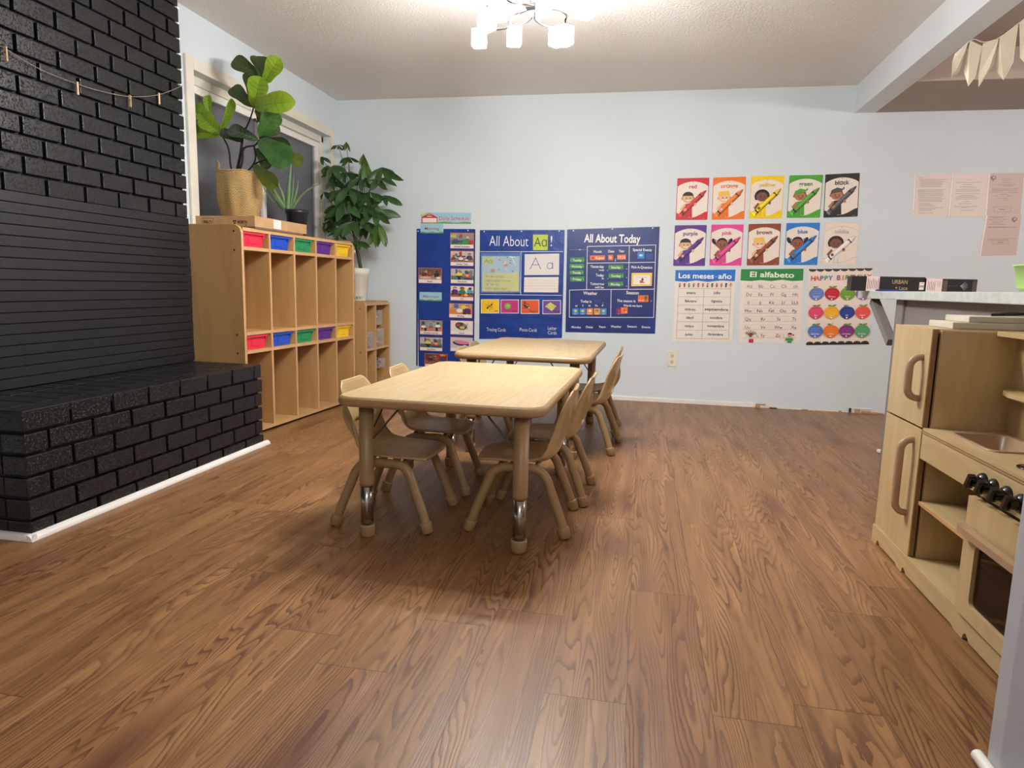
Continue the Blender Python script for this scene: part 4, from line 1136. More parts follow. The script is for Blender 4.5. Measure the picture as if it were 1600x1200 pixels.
# aloe in black pot
al = empty('potted_aloe', (-2.385, 4.40, 1.190), 0, 'aloe plant with pale green spiked leaves in a black plastic pot', 'potted plant')
AO = al.location
MB().lathe([(.056, 0), (.074, .168), (.080, .172), (.081, .196), (.076, .196), (.072, .172), (.0, .170)], n=32).build('pot', pm('black_nursery_pot', (34, 34, 44), .35), al)
MB().lathe([(0, .178), (.071, .178)], n=20).build('soil', pm('aloe_soil', (50, 38, 30), .95, .2, 60), al)
av = MB(); ALM = leafmat('aloe_leaf', (110, 142, 96), (134, 164, 112), .4, .1)
def fb(px, py, dy=0): return at(px, py, 4.40 + dy) - AO
for (b_, m_, t_, w_) in [((450, 326), (452, 290), (455, 252), 8.5), ((447, 326), (432, 305), (411, 262), 8), ((446, 327), (428, 305), (419, 290), 8.5), ((456, 327), (474, 302), (501, 286), 5), ((455, 326), (463, 300), (466, 279), 4.5), ((444, 327), (424, 312), (407, 284), 4), ((448, 326), (440, 300), (428, 272), 6), ((453, 326), (457, 303), (459, 270), 5)]:
    q = smooth_pts([fb(*b_), fb(*m_, -.01), fb(*t_, rr_.uniform(-.05, .02))], 7); n_ = len(q)
    av.tube(q, [w_ / 225 / 2 * (1 - (k / (n_ - 1)) ** 1.6) + .0004 for k in range(n_)], ALM, 7)
av.build('foliage', None, al)
tgo = MB().box((0, 0, 0), (.022, .001, .03)).build('plant_tag', pm('yellow_plant_tag', (230, 200, 40), .5), al); tgo.location = fb(443, 322); tgo.rotation_euler = (0, .6, 0)

# money tree in tall white planter on the corner shelf
mt = empty('potted_money_tree', (-2.285, 5.19, .7525), 0, 'bushy money tree with star shaped leaf clusters in a tall white planter', 'potted plant')
MO = mt.location; LEAF_ORIGIN[0] = MO.copy()
MB().lathe([(.062, 0), (.064, .004), (.084, .205), (.088, .208), (.092, .262), (.086, .262), (.082, .215), (0, .21)], n=36).build('planter', pm('cream_planter', (226, 222, 210), .5, .03), mt)
S = Sheet(tuple(Vector((0, 0, 0))), (1, 0, 0), (0, 0, 1), (0, -1, 0), .0)
sq_ = MB()
for k in range(9):
    a = -PI / 2 - .75 + k * .2; r = .0672
    c = Vector((r * math.cos(a), r * math.sin(a), .026)); ux = Vector((-math.sin(a), math.cos(a), 0))
    pts = [c + ux * (.006 * math.cos(t)) + Vector((0, 0, .012 * math.sin(t + k))) + Vector((math.cos(a), math.sin(a), 0)) * .002 for t in [PI * q / 5 * (1.6 if k % 2 else 1.1) for q in range(6)]]
    sq_.tube(pts, .0014, None, 6)
sq_.build('black_lettering', pm('planter_lettering', (40, 40, 42), .5), mt)
MB().lathe([(0, .225), (.08, .225)], n=20).build('soil', pm('tree_soil', (46, 36, 28), .95, .2, 60), mt)
def fc(px, py, dy=0): return at(px, py, 5.19 + dy) - MO
LM = leafmat('money_tree_leaf', (42, 70, 40), (62, 98, 54), .4, .12); LM2 = leafmat('money_tree_new_leaf', (70, 100, 44), (92, 124, 56), .4, .2)
stm = MB(); fo = MB(); nf = MB()
trunk = smooth_pts([fc(565, 425), fc(560, 400), fc(556, 380), fc(552, 360)], 4); stm.tube(trunk, [.016 - .006 * k / len(trunk) for k in range(len(trunk))], None, 10)
UMB = [(528, 226, 12, 0, .02), (541, 221, 13, 5, .0), (501, 245, 17, 3, -.04), (521, 258, 26, 0, -.05), (545, 245, 17, 0, .05), (568, 240, 19, 6, -.05), (571, 252, 27, 6, -.06), (597, 261, 31, 0, -.02), (590, 279, 30, 1, -.06), (546, 292, 32, 1, -.10), (520, 280, 22, 0, .0), (601, 305, 24, 0, -.02), (537, 318, 33, 1, -.12), (552, 306, 29, 0, -.08), (589, 328, 33, 1, -.06), (591, 347, 33, 7, -.05), (556, 345, 33, 4, -.10), (528, 364, 19, 9, -.02), (520, 341, 20, 0, .0), (559, 376, 18, 0, -.02), (564, 276, 28, 0, -.08), (578, 300, 28, 0, -.1), (505, 300, 16, 0, -.02), (514, 330, 22, 0, -.05), (572, 320, 26, 0, -.1), (540, 270, 24, 0, -.02), (533, 297, 24, 0, -.06), (505, 262, 20, 0, -.02), (546, 334, 28, 0, .03), (575, 355, 22, 4, .02), (507, 348, 18, 0, .0)]
rq = random.Random(11)
for (ux_, uy_, L_, mode, dy) in UMB:
    c = fc(ux_, uy_, dy)
    root = fc(556 + rq.uniform(-4, 4), 375 + rq.uniform(-25, 10), 0)
    mid = (root + c) / 2 + Vector((rq.uniform(-.03, .03), rq.uniform(-.02, .02), .03))
    q = smooth_pts([root, mid, c], 4); stm.tube(q, .0022, None, 6)
    nl = 5 if L_ < 18 else 7; a0 = rq.uniform(0, 6.28)
    tilt = rq.uniform(.35, .8) if mode != 9 else .1
    for k in range(nl):
        a = a0 + 2 * PI * k / nl + rq.uniform(-.15, .15)
        d = Vector((math.cos(a), math.sin(a) * .75, -tilt + .55 * math.sin(a) * rq.uniform(.4, 1)))
        if mode in (5, 6, 7): d = Vector((math.cos(a) * .45, math.sin(a) * .3, -1.0))
        if mode == 9: d = Vector((math.cos(a), -.1, math.sin(a) * .55))
        d.normalize(); L = L_ / 190 * rq.uniform(.95, 1.3)
        if c.y + MO.y + d.y * L > YB - .01 or c.x + MO.x + d.x * L < XL + .01: d.y = -abs(d.y) * .3; d.x = abs(d.x)
        tgt = nf if mode in (6, 7) or (mode == 5 and k % 2) else fo
        leaf_mesh(tgt, c + d * .006, c + d * L, L * (.34 if tgt is fo else .24), rq.uniform(-.9, .9), .06, .22, LM2 if tgt is nf else LM, 'leaf')
stm.build('stem', pm('green_brown_stem', (70, 66, 42), .7), mt); buildleaf(fo, 'foliage', mt); buildleaf(nf, 'new_foliage', mt)

# ================================================================== BAR TOP AND KITCHEN TOP ITEMS
bz = .9205
b1 = empty('black_product_box', (1.105, 3.93, bz), .02, 'long black box with gold lettering lying on the bar top, left end overhanging', 'box')
MB().box((-.005, 0, 0), (.36, .075, .078), bev=.001).build('carton', pm('black_carton', (34, 33, 33), .4), b1)
S = Sheet((0, 0, 0), (1, 0, 0), (0, 0, 1), (0, -1, 0), .0004); pk = (232, 208, 206)
S.rect(.07, .0, .135, .078, pk)
for k in range(7): S.line([(.078 + .0085 * k, .010 + .004 * (k % 2)), (.078 + .0085 * k, .066 - .006 * (k % 3))], .0022, (70, 60, 60))
S.text('URBAN', .235, .052, .022, (196, 172, 124), .0, wid=.075); S.text('+ Lace', .245, .020, .020, (196, 172, 124), .0, wid=.06)
S.rect(.332, .012, .356, .052, (238, 226, 222)); S.line([(.337, .046), (.351, .046)], .002, (150, 110, 110)); S.line([(.337, .030), (.351, .030)], .012, (180, 160, 158))
S.build('printing', b1)
b2 = empty('black_product_box', (1.467, 3.93, bz), .02, 'shorter black box with a pink side panel, right one on the bar top', 'box')
MB().box((0.0, 0, 0), (.245, .075, .072), bev=.001).build('carton', pm('black_carton2', (18, 18, 20), .3), b2)
S = Sheet((0, 0, 0), (1, 0, 0), (0, 0, 1), (0, -1, 0), .0004)
S.rect(.0005, .0005, .2445, .0715, (18, 18, 20)); S.rect(.0, .0, .078, .072, pk)
for k in range(5): S.line([(.010 + .008 * k, .012), (.010 + .008 * k, .058 - .006 * (k % 2))], .002, (90, 76, 76))
S.ell(.062, .045, .010, .016, (190, 160, 160)); S.ell(.062, .045, .008, .014, pk); S.line([(.062, .038), (.062, .052)], .002, (120, 96, 96))
S.rect(.080, .002, .104, .070, (54, 46, 44)); S.rect(.222, .002, .243, .070, (54, 46, 44))
for k in range(4): S.line([(.084 + .005 * k, .01), (.084 + .005 * k, .062)], .0015, (150, 130, 110)); S.line([(.225 + .0045 * k, .01), (.225 + .0045 * k, .06)], .0015, (120, 104, 90))
S.line([(.108, .036), (.150, .036)], .004, (70, 64, 62))
for k in range(7): a = -.9 + .3 * k; S.line([(.165, .036), (.165 + .034 * math.cos(a), .036 + .026 * math.sin(a))], .0022, (150, 140, 136))
S.build('printing', b2)
pen = MB().tube([(1.165, 3.74, bz + .004), (1.285, 3.75, bz + .004)], .004, n=10).tube([(1.265, 3.7485, bz + .004), (1.300, 3.7515, bz + .004)], .0047, n=10)
o = pen.build('blue_pen', pm('blue_pen_plastic', (36, 64, 170), .3)); tag(o, 'blue pen lying in front of the gold lettered black box', 'pen')
pp = MB().box((1.56, 3.60, bz), (1.80, 3.72, bz + .0015)); o = pp.build('paper_slip', M['white']); o.rotation_euler = (0, 0, .1); tag(o, 'thin white paper slip lying flat on the bar top', 'paper')
gb = empty('green_basket', (1.415, 2.68, bz), 0, 'lime green plastic basket at the right end of the bar top', 'basket')
mb = MB(); vs = []; F = []
for (w_, z_) in ((.078, 0.006), (.086, .018), (.096, .094), (.099, .094), (.099, .100), (.093, .100), (.083, .022), (.074, .010)):
    vs += [(x, y, z_) for x, y in rrect(-w_, -w_ * 1.2, w_, w_ * 1.2, .03, 5)]
for i in range(7):
    for k in range(24): a = i * 24 + k; b = i * 24 + (k + 1) % 24; F.append((a, b, b + 24, a + 24))
F += [list(range(24))[::-1], [7 * 24 + k for k in range(24)]]
mb.add(vs, F, None, True); mb.build('tub', pm('lime_plastic', (186, 226, 130), .35), gb)
ft = MB()
for sx_ in (-1, 1):
    for sy_ in (-1, 1): ft.box((sx_ * .05 - .01, sy_ * .06 - .01, 0), (sx_ * .05 + .01, sy_ * .06 + .01, .008), bev=.002)
ft.build('feet', pm('lime_plastic', (186, 226, 130)), gb)
w1 = empty('white_flat_box', (.985, 2.30, .8005), 0, 'lower long white flat box on top of the play kitchen', 'box', 'white flat boxes on the play kitchen')
MB().box((-.030, .02, 0), (.40, .20, .021), bev=.003).build('carton', pm('offwhite_carton', (210, 202, 186), .45), w1)
w2 = empty('white_flat_box', (.985, 2.30, .822), 0, 'upper long white flat box stacked on another, on the play kitchen', 'box', 'white flat boxes on the play kitchen')
MB().box((.018, .03, 0), (.43, .20, .019), bev=.003).build('carton', pm('offwhite_carton', (210, 202, 186)), w2)
gl = MB(); gl.tube(smooth_pts([(1.08, 2.36, .847), (1.12, 2.335, .850), (1.17, 2.335, .853), (1.20, 2.36, .850), (1.17, 2.385, .853), (1.12, 2.385, .850), (1.08, 2.36, .847)], 5), .0045, n=8)
gl.tube(smooth_pts([(1.195, 2.35, .849), (1.26, 2.34, .846), (1.34, 2.37, .846)], 5), .004, n=8)
o = gl.build('black_strap', M['black']); tag(o, 'black looped strap lying on the upper white flat box', 'strap')

# ================================================================== THINGS ON THE BACK WALL
WHT = (238, 230, 224); INKB = (36, 40, 60)
def pins(parent_name, spots, root, z_off=.004):
    for x, z in spots:
        q = MB().tube([(x - root.location.x, YW - .012 - root.location.y, z - root.location.z), (x - root.location.x, YW - .004 - root.location.y, z - root.location.z)], .005, n=10)
        q.build('push_pin', M['white'], root)
def sheet_thing(name, quad, th, m, label, cat, draw=None, group=None, d=.0006):
    S = Sheet(d=d); S.body(quad, th, m)
    if draw: draw(S)
    o = S.build(name); return tag(o, label, cat, group)

# --- daily schedule chart
Zs = Zoom(640, 320, 8); Zt = Zoom(640, 440, 8)
Cq = [(-1.862, .20), (-1.372, .20), (-1.385, 1.358), (-1.880, 1.357)]
def sched(S):
    for z_ in (1.13, 1.0, .86, .72, .60, .46, .33): S.line([(-1.872, z_), (-1.378, z_ + .002)], .0025, (16, 46, 120)); S.line([(-1.872, z_ - .004), (-1.378, z_ - .002)], .0012, (50, 92, 176))
    S.line([(-1.877, .21), (-1.877, 1.35)], .012, (20, 40, 96)); S.line([(-1.378, .21), (-1.384, 1.35)], .012, (20, 40, 96))
so = sheet_thing('pocket_chart', Cq, .003, M['chart'], 'tall narrow blue pocket chart with photo schedule cards, leftmost of three', 'wall chart', sched)
pins('pin', [Zs(733, 322), Zs(110, 330)], so)
SKIN = [(224, 176, 140), (150, 100, 70), (190, 140, 104), (96, 60, 44)]
def scene_photo(S, q, bg, fl, seed, items):
    """small photographic scene: backdrop, ground, then people and objects"""
    (x0, z0), (x1, z1) = q
    w, h = x1 - x0, z1 - z0; r = random.Random(seed)
    S.rect(x0, z0, x1, z1, bg); S.rect(x0, z0, x1, z0 + h * .38, fl)
    def X(a): return x0 + w * max(0, min(1, a))
    def Zz(a): return z0 + h * max(0, min(1, a))
    for k in range(4):
        a = r.uniform(0, .85); c = r.choice([(90, 120, 90), (200, 190, 170), (120, 90, 80), (180, 60, 50), (60, 80, 130), (210, 180, 90)]); S.rect(X(a), Zz(.55), X(a + r.uniform(.06, .14)), Zz(r.uniform(.75, 1)), c)
    for it in items:
        k = it[0]
        if k == 'p':  # person: x, base y, size, shirt, skin, hair
            _, a, b, s, sh, sk, hr = it
            cx, cz = X(a), Zz(b)
            S.ell(cx, cz, w * s * .55, h * s * .75, sh); S.ell(cx - w * s * .3, cz - h * s * .75, w * s * .28, h * s * .3, (50, 50, 80)); S.ell(cx + w * s * .3, cz - h * s * .7, w * s * .28, h * s * .25, (60, 54, 70))
            S.ell(cx, cz + h * s * 1.15, w * s * .30, h * s * .46, hr); S.ell(cx, cz + h * s * 1.02, w * s * .25, h * s * .36, SKIN[sk])
        elif k == 'e': S.ell(X(it[1]), Zz(it[2]), w * it[3], h * it[4], it[5], it[6] if len(it) > 6 else 0)
        elif k == 'r': S.rect(X(it[1]), Zz(it[2]), X(it[3]), Zz(it[4]), it[5])
BK = (34, 26, 24)
def photo_card(zf, box, cap, label, bg, fl, seed, items, tilt=0):
    x0, y0, x1, y1 = box
    (u0, v1), (u1, v0) = zf(x0, y0), zf(x1, y1)
    S = Sheet(d=.0042); S.body([(u0, v0), (u1, v0), (u1, v1), (u0, v1)], .0006, ink((222, 128, 104)))
    b = .0035; w, h = u1 - u0, v1 - v0
    S.rect(u0 + b, v0 + b, u1 - b, v1 - b, WHT); zc = v0 + h * .25
    scene_photo(S, ((u0 + b, zc), (u1 - b, v1 - b)), bg, fl, seed, items)
    if cap: S.text(cap, (u0 + u1) / 2, v0 + h * .135, h * .115, (60, 50, 54), .012)
    o = S.build('schedule_card'); tag(o, label, 'card', 'photo schedule cards'); return o
P_ = lambda a, b, s, sh, sk=0, hr=BK: ('p', a, b, s, sh, sk, hr)
photo_card(Zs, (512, 350, 803, 550), 'Arrival Activities', 'photo card captioned Arrival Activities, top right of the narrow chart', (150, 140, 130), (80, 120, 80), 1, [('r', .5, 0, .8, .45, (70, 140, 80)), ('r', .82, 0, 1, .4, (190, 50, 60)), P_(.2, .35, .22, (60, 80, 150), 2), P_(.42, .45, .2, (120, 130, 170), 1), ('r', .0, .6, .25, .9, (180, 190, 110)), P_(.75, .6, .14, (220, 180, 150), 0, (90, 60, 40))])
photo_card(Zs, (514, 575, 803, 768), 'Center Time', 'photo card captioned Center Time, second down on the right', (200, 190, 180), (150, 120, 110), 2, [('r', .25, .45, .65, .6, (60, 80, 150)), P_(.45, .3, .18, (236, 230, 220), 0), P_(.82, .45, .24, (60, 70, 120), 2), P_(.12, .4, .16, (170, 60, 60), 1), P_(.7, .2, .14, (220, 220, 225), 3)])
photo_card(Zs, (516, 795, 806, 988), 'Storytime', 'photo card captioned Storytime, third down on the right', (190, 190, 180), (90, 130, 100), 3, [('r', .82, .3, .96, .9, (120, 130, 130)), P_(.36, .5, .24, (232, 216, 60), 2), ('r', .3, 0, .42, .35, (40, 40, 50)), P_(.55, .35, .14, (120, 140, 160), 1), ('e', .72, .35, .12, .2, (214, 60, 40)), ('e', .72, .4, .08, .1, (240, 190, 70)), ('e', .75, .1, .2, .1, (50, 70, 130))])
photo_card(Zs, (114, 787, 403, 985), 'Snack', 'photo card captioned Snack, uppermost in the left column', (120, 80, 64), (186, 140, 110), 4, [P_(.25, .5, .2, (120, 50, 50), 2), P_(.5, .5, .18, (150, 90, 70), 1), P_(.8, .45, .22, (50, 50, 70), 3), ('e', .3, .15, .25, .1, (220, 190, 160)), ('e', .88, .15, .1, .1, (236, 232, 230))])
photo_card(Zs, (513, 1010, 803, 1203), 'Art', 'photo card captioned Art, fourth down on the right', (230, 226, 220), (170, 90, 60), 5, [P_(.5, .45, .3, (44, 130, 84), 1), P_(.18, .5, .28, (80, 50, 130), 0), P_(.85, .5, .26, (80, 160, 210), 3), ('e', .6, .12, .16, .16, (220, 80, 60)), ('e', .68, .2, .08, .1, (240, 210, 90))])
photo_card(Zt, (497, 270, 783, 458), 'Writing', 'photo card captioned Writing, fifth down on the right', (200, 150, 110), (226, 130, 70), 6, [P_(.78, .35, .34, (96, 44, 110), 0, (110, 60, 50)), ('e', .62, .7, .12, .2, (226, 210, 90)), ('r', .2, .6, .4, 1, (70, 110, 180)), ('e', .45, .35, .14, .2, (230, 230, 225))])
photo_card(Zt, (513, 482, 797, 670), 'Lunch', 'photo card captioned Lunch with a bento tray, sixth down on the right', (232, 222, 216), (232, 222, 216), 7, [('r', 0, 0, 1, 1, (232, 222, 216)), ('e', .46, .5, .27, .36, (70, 72, 64), -.25), ('e', .33, .6, .09, .14, (170, 80, 60)), ('e', .52, .36, .12, .14, (214, 184, 110)), ('e', .62, .6, .08, .12, (120, 150, 70)), ('r', .72, .2, .75, .8, (120, 120, 120))])
photo_card(Zt, (512, 690, 795, 880), '', 'photo card of a child napping on a blue mat, seventh down on the right', (206, 196, 196), (214, 204, 198), 8, [('r', 0, 0, 1, 1, (206, 198, 200)), ('e', .5, .45, .42, .25, (48, 50, 120), -.08), ('e', .5, .55, .34, .18, (232, 120, 160), -.08), ('e', .24, .62, .08, .12, (200, 150, 120))])
photo_card(Zt, (130, 480, 410, 668), 'Outside Activity', 'photo card captioned Outside Activity, in the left column', (130, 150, 130), (200, 130, 100), 9, [('e', .5, .62, .25, .3, (150, 160, 170)), P_(.15, .4, .2, (236, 232, 230), 1), P_(.5, .5, .16, (120, 130, 150), 2), P_(.82, .5, .22, (240, 236, 232), 3), ('r', .2, .0, .3, .3, (40, 36, 44)), ('r', .72, 0, .82, .35, (40, 36, 44))])
photo_card(Zt, (130, 690, 412, 872), 'Storytime', 'second photo card captioned Storytime, low in the left column', (190, 190, 180), (90, 110, 96), 3, [('r', .82, .3, .96, .9, (120, 130, 130)), P_(.36, .5, .24, (232, 216, 60), 2), ('r', .3, 0, .42, .35, (40, 40, 50)), P_(.55, .35, .14, (120, 140, 160), 1), ('e', .72, .35, .12, .2, (214, 60, 40)), ('e', .72, .4, .08, .1, (240, 190, 70)), ('e', .75, .1, .2, .1, (50, 70, 130))])
photo_card(Zt, (192, 895, 474, 1085), '', 'lowest photo card of children at a table, partly behind the table edge', (110, 60, 46), (150, 90, 66), 12, [P_(.25, .5, .2, (80, 40, 40), 2), P_(.5, .5, .18, (150, 90, 70), 1), P_(.82, .45, .22, (60, 70, 130), 3), ('e', .8, .9, .14, .1, (240, 130, 60))])
def banner(zf, box, txt, label, name, school=False, th=.0006, d=.0042):
    x0, y0, x1, y1 = box; (u0, v1), (u1, v0) = zf(x0, y0), zf(x1, y1); w, h = u1 - u0, v1 - v0
    S = Sheet(d=d); S.body([(u0, v0), (u1, v0), (u1, v1), (u0, v1)], th, ink((158, 204, 226)))
    S.poly([(u0, v0), (u1, v0)] + [(u1 - w * t / 12, v0 + h * (.13 + .05 * math.sin(t * 1.3))) for t in range(13)], (110, 168, 70))
    if school:
        S.rect(u0 + .002, v1 - h * .2, u0 + w * .08, v1 - .002, (240, 226, 90))
        S.rect(u0 + w * .02, v0 + h * .08, u0 + w * .33, v0 + h * .55, (206, 60, 50)); S.rect(u0 + w * .035, v0 + h * .1, u0 + w * .315, v0 + h * .5, (250, 232, 226))
        S.poly([(u0 + w * .0, v0 + h * .55), (u0 + w * .34, v0 + h * .55), (u0 + w * .24, v0 + h * .8), (u0 + w * .10, v0 + h * .8)], (200, 50, 40))
        S.poly([(u0 + w * .10, v0 + h * .78), (u0 + w * .24, v0 + h * .78), (u0 + w * .17, v1 - .002)], (190, 110, 70)); S.rect(u0 + w * .12, v0 + h * .62, u0 + w * .22, v0 + h * .7, (240, 210, 200))
        S.ell(u0 + w * .17, v0 + h * .84, w * .012, h * .06, (240, 210, 90))
        for zc_ in (.4, .3, .2): S.line([(u0 + w * .05, v0 + h * zc_), (u0 + w * .30, v0 + h * zc_)], .001, (236, 180, 190))
        S.text(txt, u0 + w * .67, v0 + h * .50, h * .36, (250, 250, 250), .035, wid=w * .62); S.text(txt, u0 + w * .67, v0 + h * .50, h * .36, (188, 48, 70), .012, wid=w * .61)
    else: S.text(txt, u0 + w * .5, v0 + h * .52, h * .30, (190, 50, 60), .008, wid=w * (.62 if len(txt) < 8 else .74))
    o = S.build(name); return tag(o, label, 'card' if name == 'header_card' else 'banner', None)
banner(Zs, (143, 97, 768, 238), 'Daily Schedule', 'Daily Schedule banner strip with a red schoolhouse above the narrow chart', 'banner_strip', True, d=.0006)
banner(Zs, (138, 240, 424, 358), 'Morning', 'sky blue card reading Morning at the top of the narrow chart', 'header_card')
banner(Zs, (126, 1088, 403, 1205), 'Afternoon', 'sky blue card reading Afternoon halfway down the narrow chart', 'header_card')

# --- All About Aa chart
Za = Zoom(740, 340, 5.3333)
def aa(S):
    W_ = (232, 236, 240); lw_ = .004
    S.line([Za(57, 284), Za(743, 284)], lw_, W_); S.line([Za(57, 640), Za(735, 648)], lw_, W_); S.line([Za(397, 284), Za(393, 643)], lw_, W_)
    S.line([Za(55, 834), Za(737, 836)], .003, (16, 44, 116)); S.line([Za(57, 310), Za(740, 310)], .003, (60, 110, 190))
    x, z = Za(294, 192); S.text('All About', x, z, .088, (244, 244, 244), -.008, wid=Za.w(133, 192, 325))
    x, z = Za(649, 192); S.text('!', x, z, .086, (244, 244, 244), -.008)
    for t, cx, cy, ww in (('Tracing Cards', 189, 932, 160), ('Photo Cards', 456, 934, 145), ('Letter', 656, 920, 75), ('Cards', 656, 958, 72)):
        x, z = Za(cx, cy); S.text(t, x, z, .030, (236, 238, 240), -.004, wid=Za.w(cx, cy, ww))
ao = sheet_thing('pocket_chart', [(-1.330, .455), (-.633, .490), (-.640, 1.357), (-1.340, 1.350)], .003, M['chart'], 'blue pocket chart headed All About Aa, middle of three', 'wall chart', aa)
pins('pin', [Za(90, 117), Za(400, 115), Za(714, 112)], ao)
def card(name, zf, q, base, label, draw=None, d=.0042, cat='card', group=None, th=.0006):
    pts = [zf(*p) for p in q]; pts = [pts[3], pts[2], pts[1], pts[0]]
    S = Sheet(d=d); S.body(pts, th, ink(base) if isinstance(base, tuple) else base)
    if draw: draw(S)
    return tag(S.build(name), label, cat, group)
LIME = (188, 208, 70)
def d1(S): x, z = Za(558, 202); S.text('A\u0251', x, z, .076, (30, 34, 40), -.006, wid=Za.w(500, 200, 105))
card('letter_card', Za, [(496, 142), (620, 142), (618, 272), (496, 272)], LIME, 'lime green letter card reading Aa beside the heading', d1)
def d2(S):
    q = Za.q(75, 463, 380, 612); S.poly(q, (206, 216, 92))
    S.poly(Za.q(82, 330, 165, 392), LIME); x, z = Za(123, 362); S.text('A\u0251', x, z, .036, (40, 44, 40), -.004, wid=Za.w(90, 360, 65))
    for t, cy, ww in (('Ava the acrobat', 487, 160), ('juggles apples in an act.', 520, 220), ('/a/ /a/ /a/', 552, 115), ('Apple, apple, oops!', 585, 180)):
        x, z = Za(97, cy); S.text(t, x, z, .022, (50, 70, 60), -.002, wid=Za.w(97, cy, ww), align='l')
    x, z = Za(268, 400); S.ell(x, z, .016, .012, (214, 60, 80)); x, z = Za(258, 374); S.ell(x, z, .013, .014, (236, 214, 196)); S.line([Za(270, 410), Za(282, 448)], .004, (236, 220, 214)); S.line([Za(262, 380), Za(236, 392)], .004, (236, 210, 190)); S.line([Za(255, 362), Za(248, 380)], .004, (60, 50, 60))
    x, z = Za(163, 442); S.ell(x, z, .019, .014, (196, 60, 54)); S.ell(x, z - .004, .020, .009, (150, 90, 60), 0, 14, 180, 360)
    for (a, b) in ((218, 352), (282, 334), (310, 358), (214, 432), (326, 448), (306, 378)): x, z = Za(a, b); S.ell(x, z, .006, .006, (110, 50, 90))
card('rhyme_card', Za, [(72, 322), (383, 322), (380, 614), (72, 614)], (142, 200, 226), 'rhyme card with an acrobat and lines about apples, left side of the middle chart', d2)
def sl(S):
    S.poly([Za(62, 300), Za(70, 300), Za(68, 622), Za(60, 622)], (90, 140, 210)); S.poly([Za(62, 300), Za(388, 300), Za(388, 318), Za(62, 316)], (70, 120, 196))
    S.poly([Za(384, 300), Za(390, 300), Za(388, 625), Za(381, 625)], (90, 140, 210))
    S.line([Za(320, 330), Za(352, 400)], .003, (230, 240, 250)); S.line([Za(300, 326), Za(345, 330)], .004, (236, 244, 250))
sheet_thing('clear_pocket_sleeve', [Za(60, 625), Za(390, 625), Za(390, 296), Za(62, 296)], .0004, M['sleeve'], 'clear plastic sleeve over the rhyme card in the middle chart', 'sleeve', sl, d=.0062)
def d3(S):
    bl = (40, 76, 160); S.line([Za(472, 428), Za(518, 336)], .005, bl); S.line([Za(518, 336), Za(560, 428)], .005, bl); S.line([Za(488, 394), Za(545, 394)], .004, bl)
    x, z = Za(636, 402); S.line([(x + .022 * math.cos(a * .3), z + .024 * math.sin(a * .3)) for a in range(22)], .004, bl); S.line([Za(658, 378), Za(660, 425)], .005, bl)
    for a, b in ((500, 340), (516, 322), (535, 342), (490, 396), (520, 402), (658, 366), (612, 420)): x, z = Za(a, b); S.ell(x, z, .0018, .0018, (60, 60, 70))
card('tracing_card', Za, [(427, 305), (714, 300), (713, 478), (424, 480)], (226, 222, 220), 'white tracing card with dashed letters A a in the middle chart', d3)
def d4(S):
    for y in (525, 545, 570, 594): S.line([Za(424, y), Za(705, y)], .0016, (190, 180, 186))
card('writing_strip', Za, [(423, 497), (709, 495), (705, 624), (420, 622)], (236, 228, 218), 'blank lined white writing card below the tracing card', d4)
def ph(col, fn, txt, q):
    def dr(S):
        x0, y0, x1, y1 = q; S.poly(Za.q(x0 + 5, y0 + 5, x1 - 5, y1 - 5), col); fn(S)
        x, z = Za(x1 - 12, y1 - 22); S.text(txt, x, z, .016, (60, 50, 40), .0, align='r')
    return dr
def ant(S):
    for a, b, r1, r2 in ((118, 752, .010, .007), (133, 738, .007, .005), (150, 727, .009, .007)): x, z = Za(a, b); S.ell(x, z, r1, r2, (24, 18, 14), .6)
    for a, b, c, e in ((133, 738, 100, 720), (133, 738, 120, 705), (133, 738, 138, 775), (133, 738, 160, 748), (130, 740, 96, 738), (150, 727, 165, 712), (150, 727, 156, 705), (133, 738, 165, 760)): S.line([Za(a, b), Za(c, e)], .0022, (24, 18, 14))
def apple(S): x, z = Za(285, 738); S.ell(x, z, .028, .026, (120, 170, 70)); S.ell(x + .004, z + .005, .016, .013, (150, 196, 96)); S.line([(x, z + .02), (x + .002, z + .030)], .003, (90, 70, 40))
def allig(S):
    for a, b, r1, r2, t in ((430, 735, .020, .008, -.5), (445, 748, .018, .008, .3), (430, 710, .012, .006, .8)): x, z = Za(a, b); S.ell(x, z, r1, r2, (60, 66, 60), t)
    for a, b, c, e in ((430, 735, 414, 758), (440, 740, 470, 765), (425, 712, 462, 728), (430, 730, 420, 700)): S.line([Za(a, b), Za(c, e)], .005, (50, 54, 48))
    x, z = Za(462, 752); S.ell(x, z, .008, .006, (220, 210, 190))
def afgh(S):
    S.poly([Za(596, 740), Za(640, 706), Za(690, 738), Za(652, 778)], (226, 220, 110))
    for k in range(5): S.line([Za(606 + 14 * k, 733 - 5 * k), Za(622 + 14 * k, 764 - 3 * k)], .003, (90, 96, 60))
for q, col, fn, tx, lb in (((62, 680, 215, 798), (244, 196, 30), ant, 'ant', 'yellow photo card of a black ant'), ((226, 683, 378, 798), (198, 50, 126), apple, 'apple', 'magenta photo card of a green apple'), ((394, 684, 548, 802), (226, 92, 40), allig, 'alligator', 'orange photo card of a dark animal'), ((575, 688, 728, 804), (112, 72, 150), afgh, 'afghan', 'purple photo card of a yellow striped blanket')):
    x0, y0, x1, y1 = q; card('letter_photo_card', Za, [(x0, y0), (x1, y0), (x1, y1), (x0, y1)], (238, 226, 220), lb + ' in the middle chart', ph(col, fn, tx, q), group='letter photo cards')

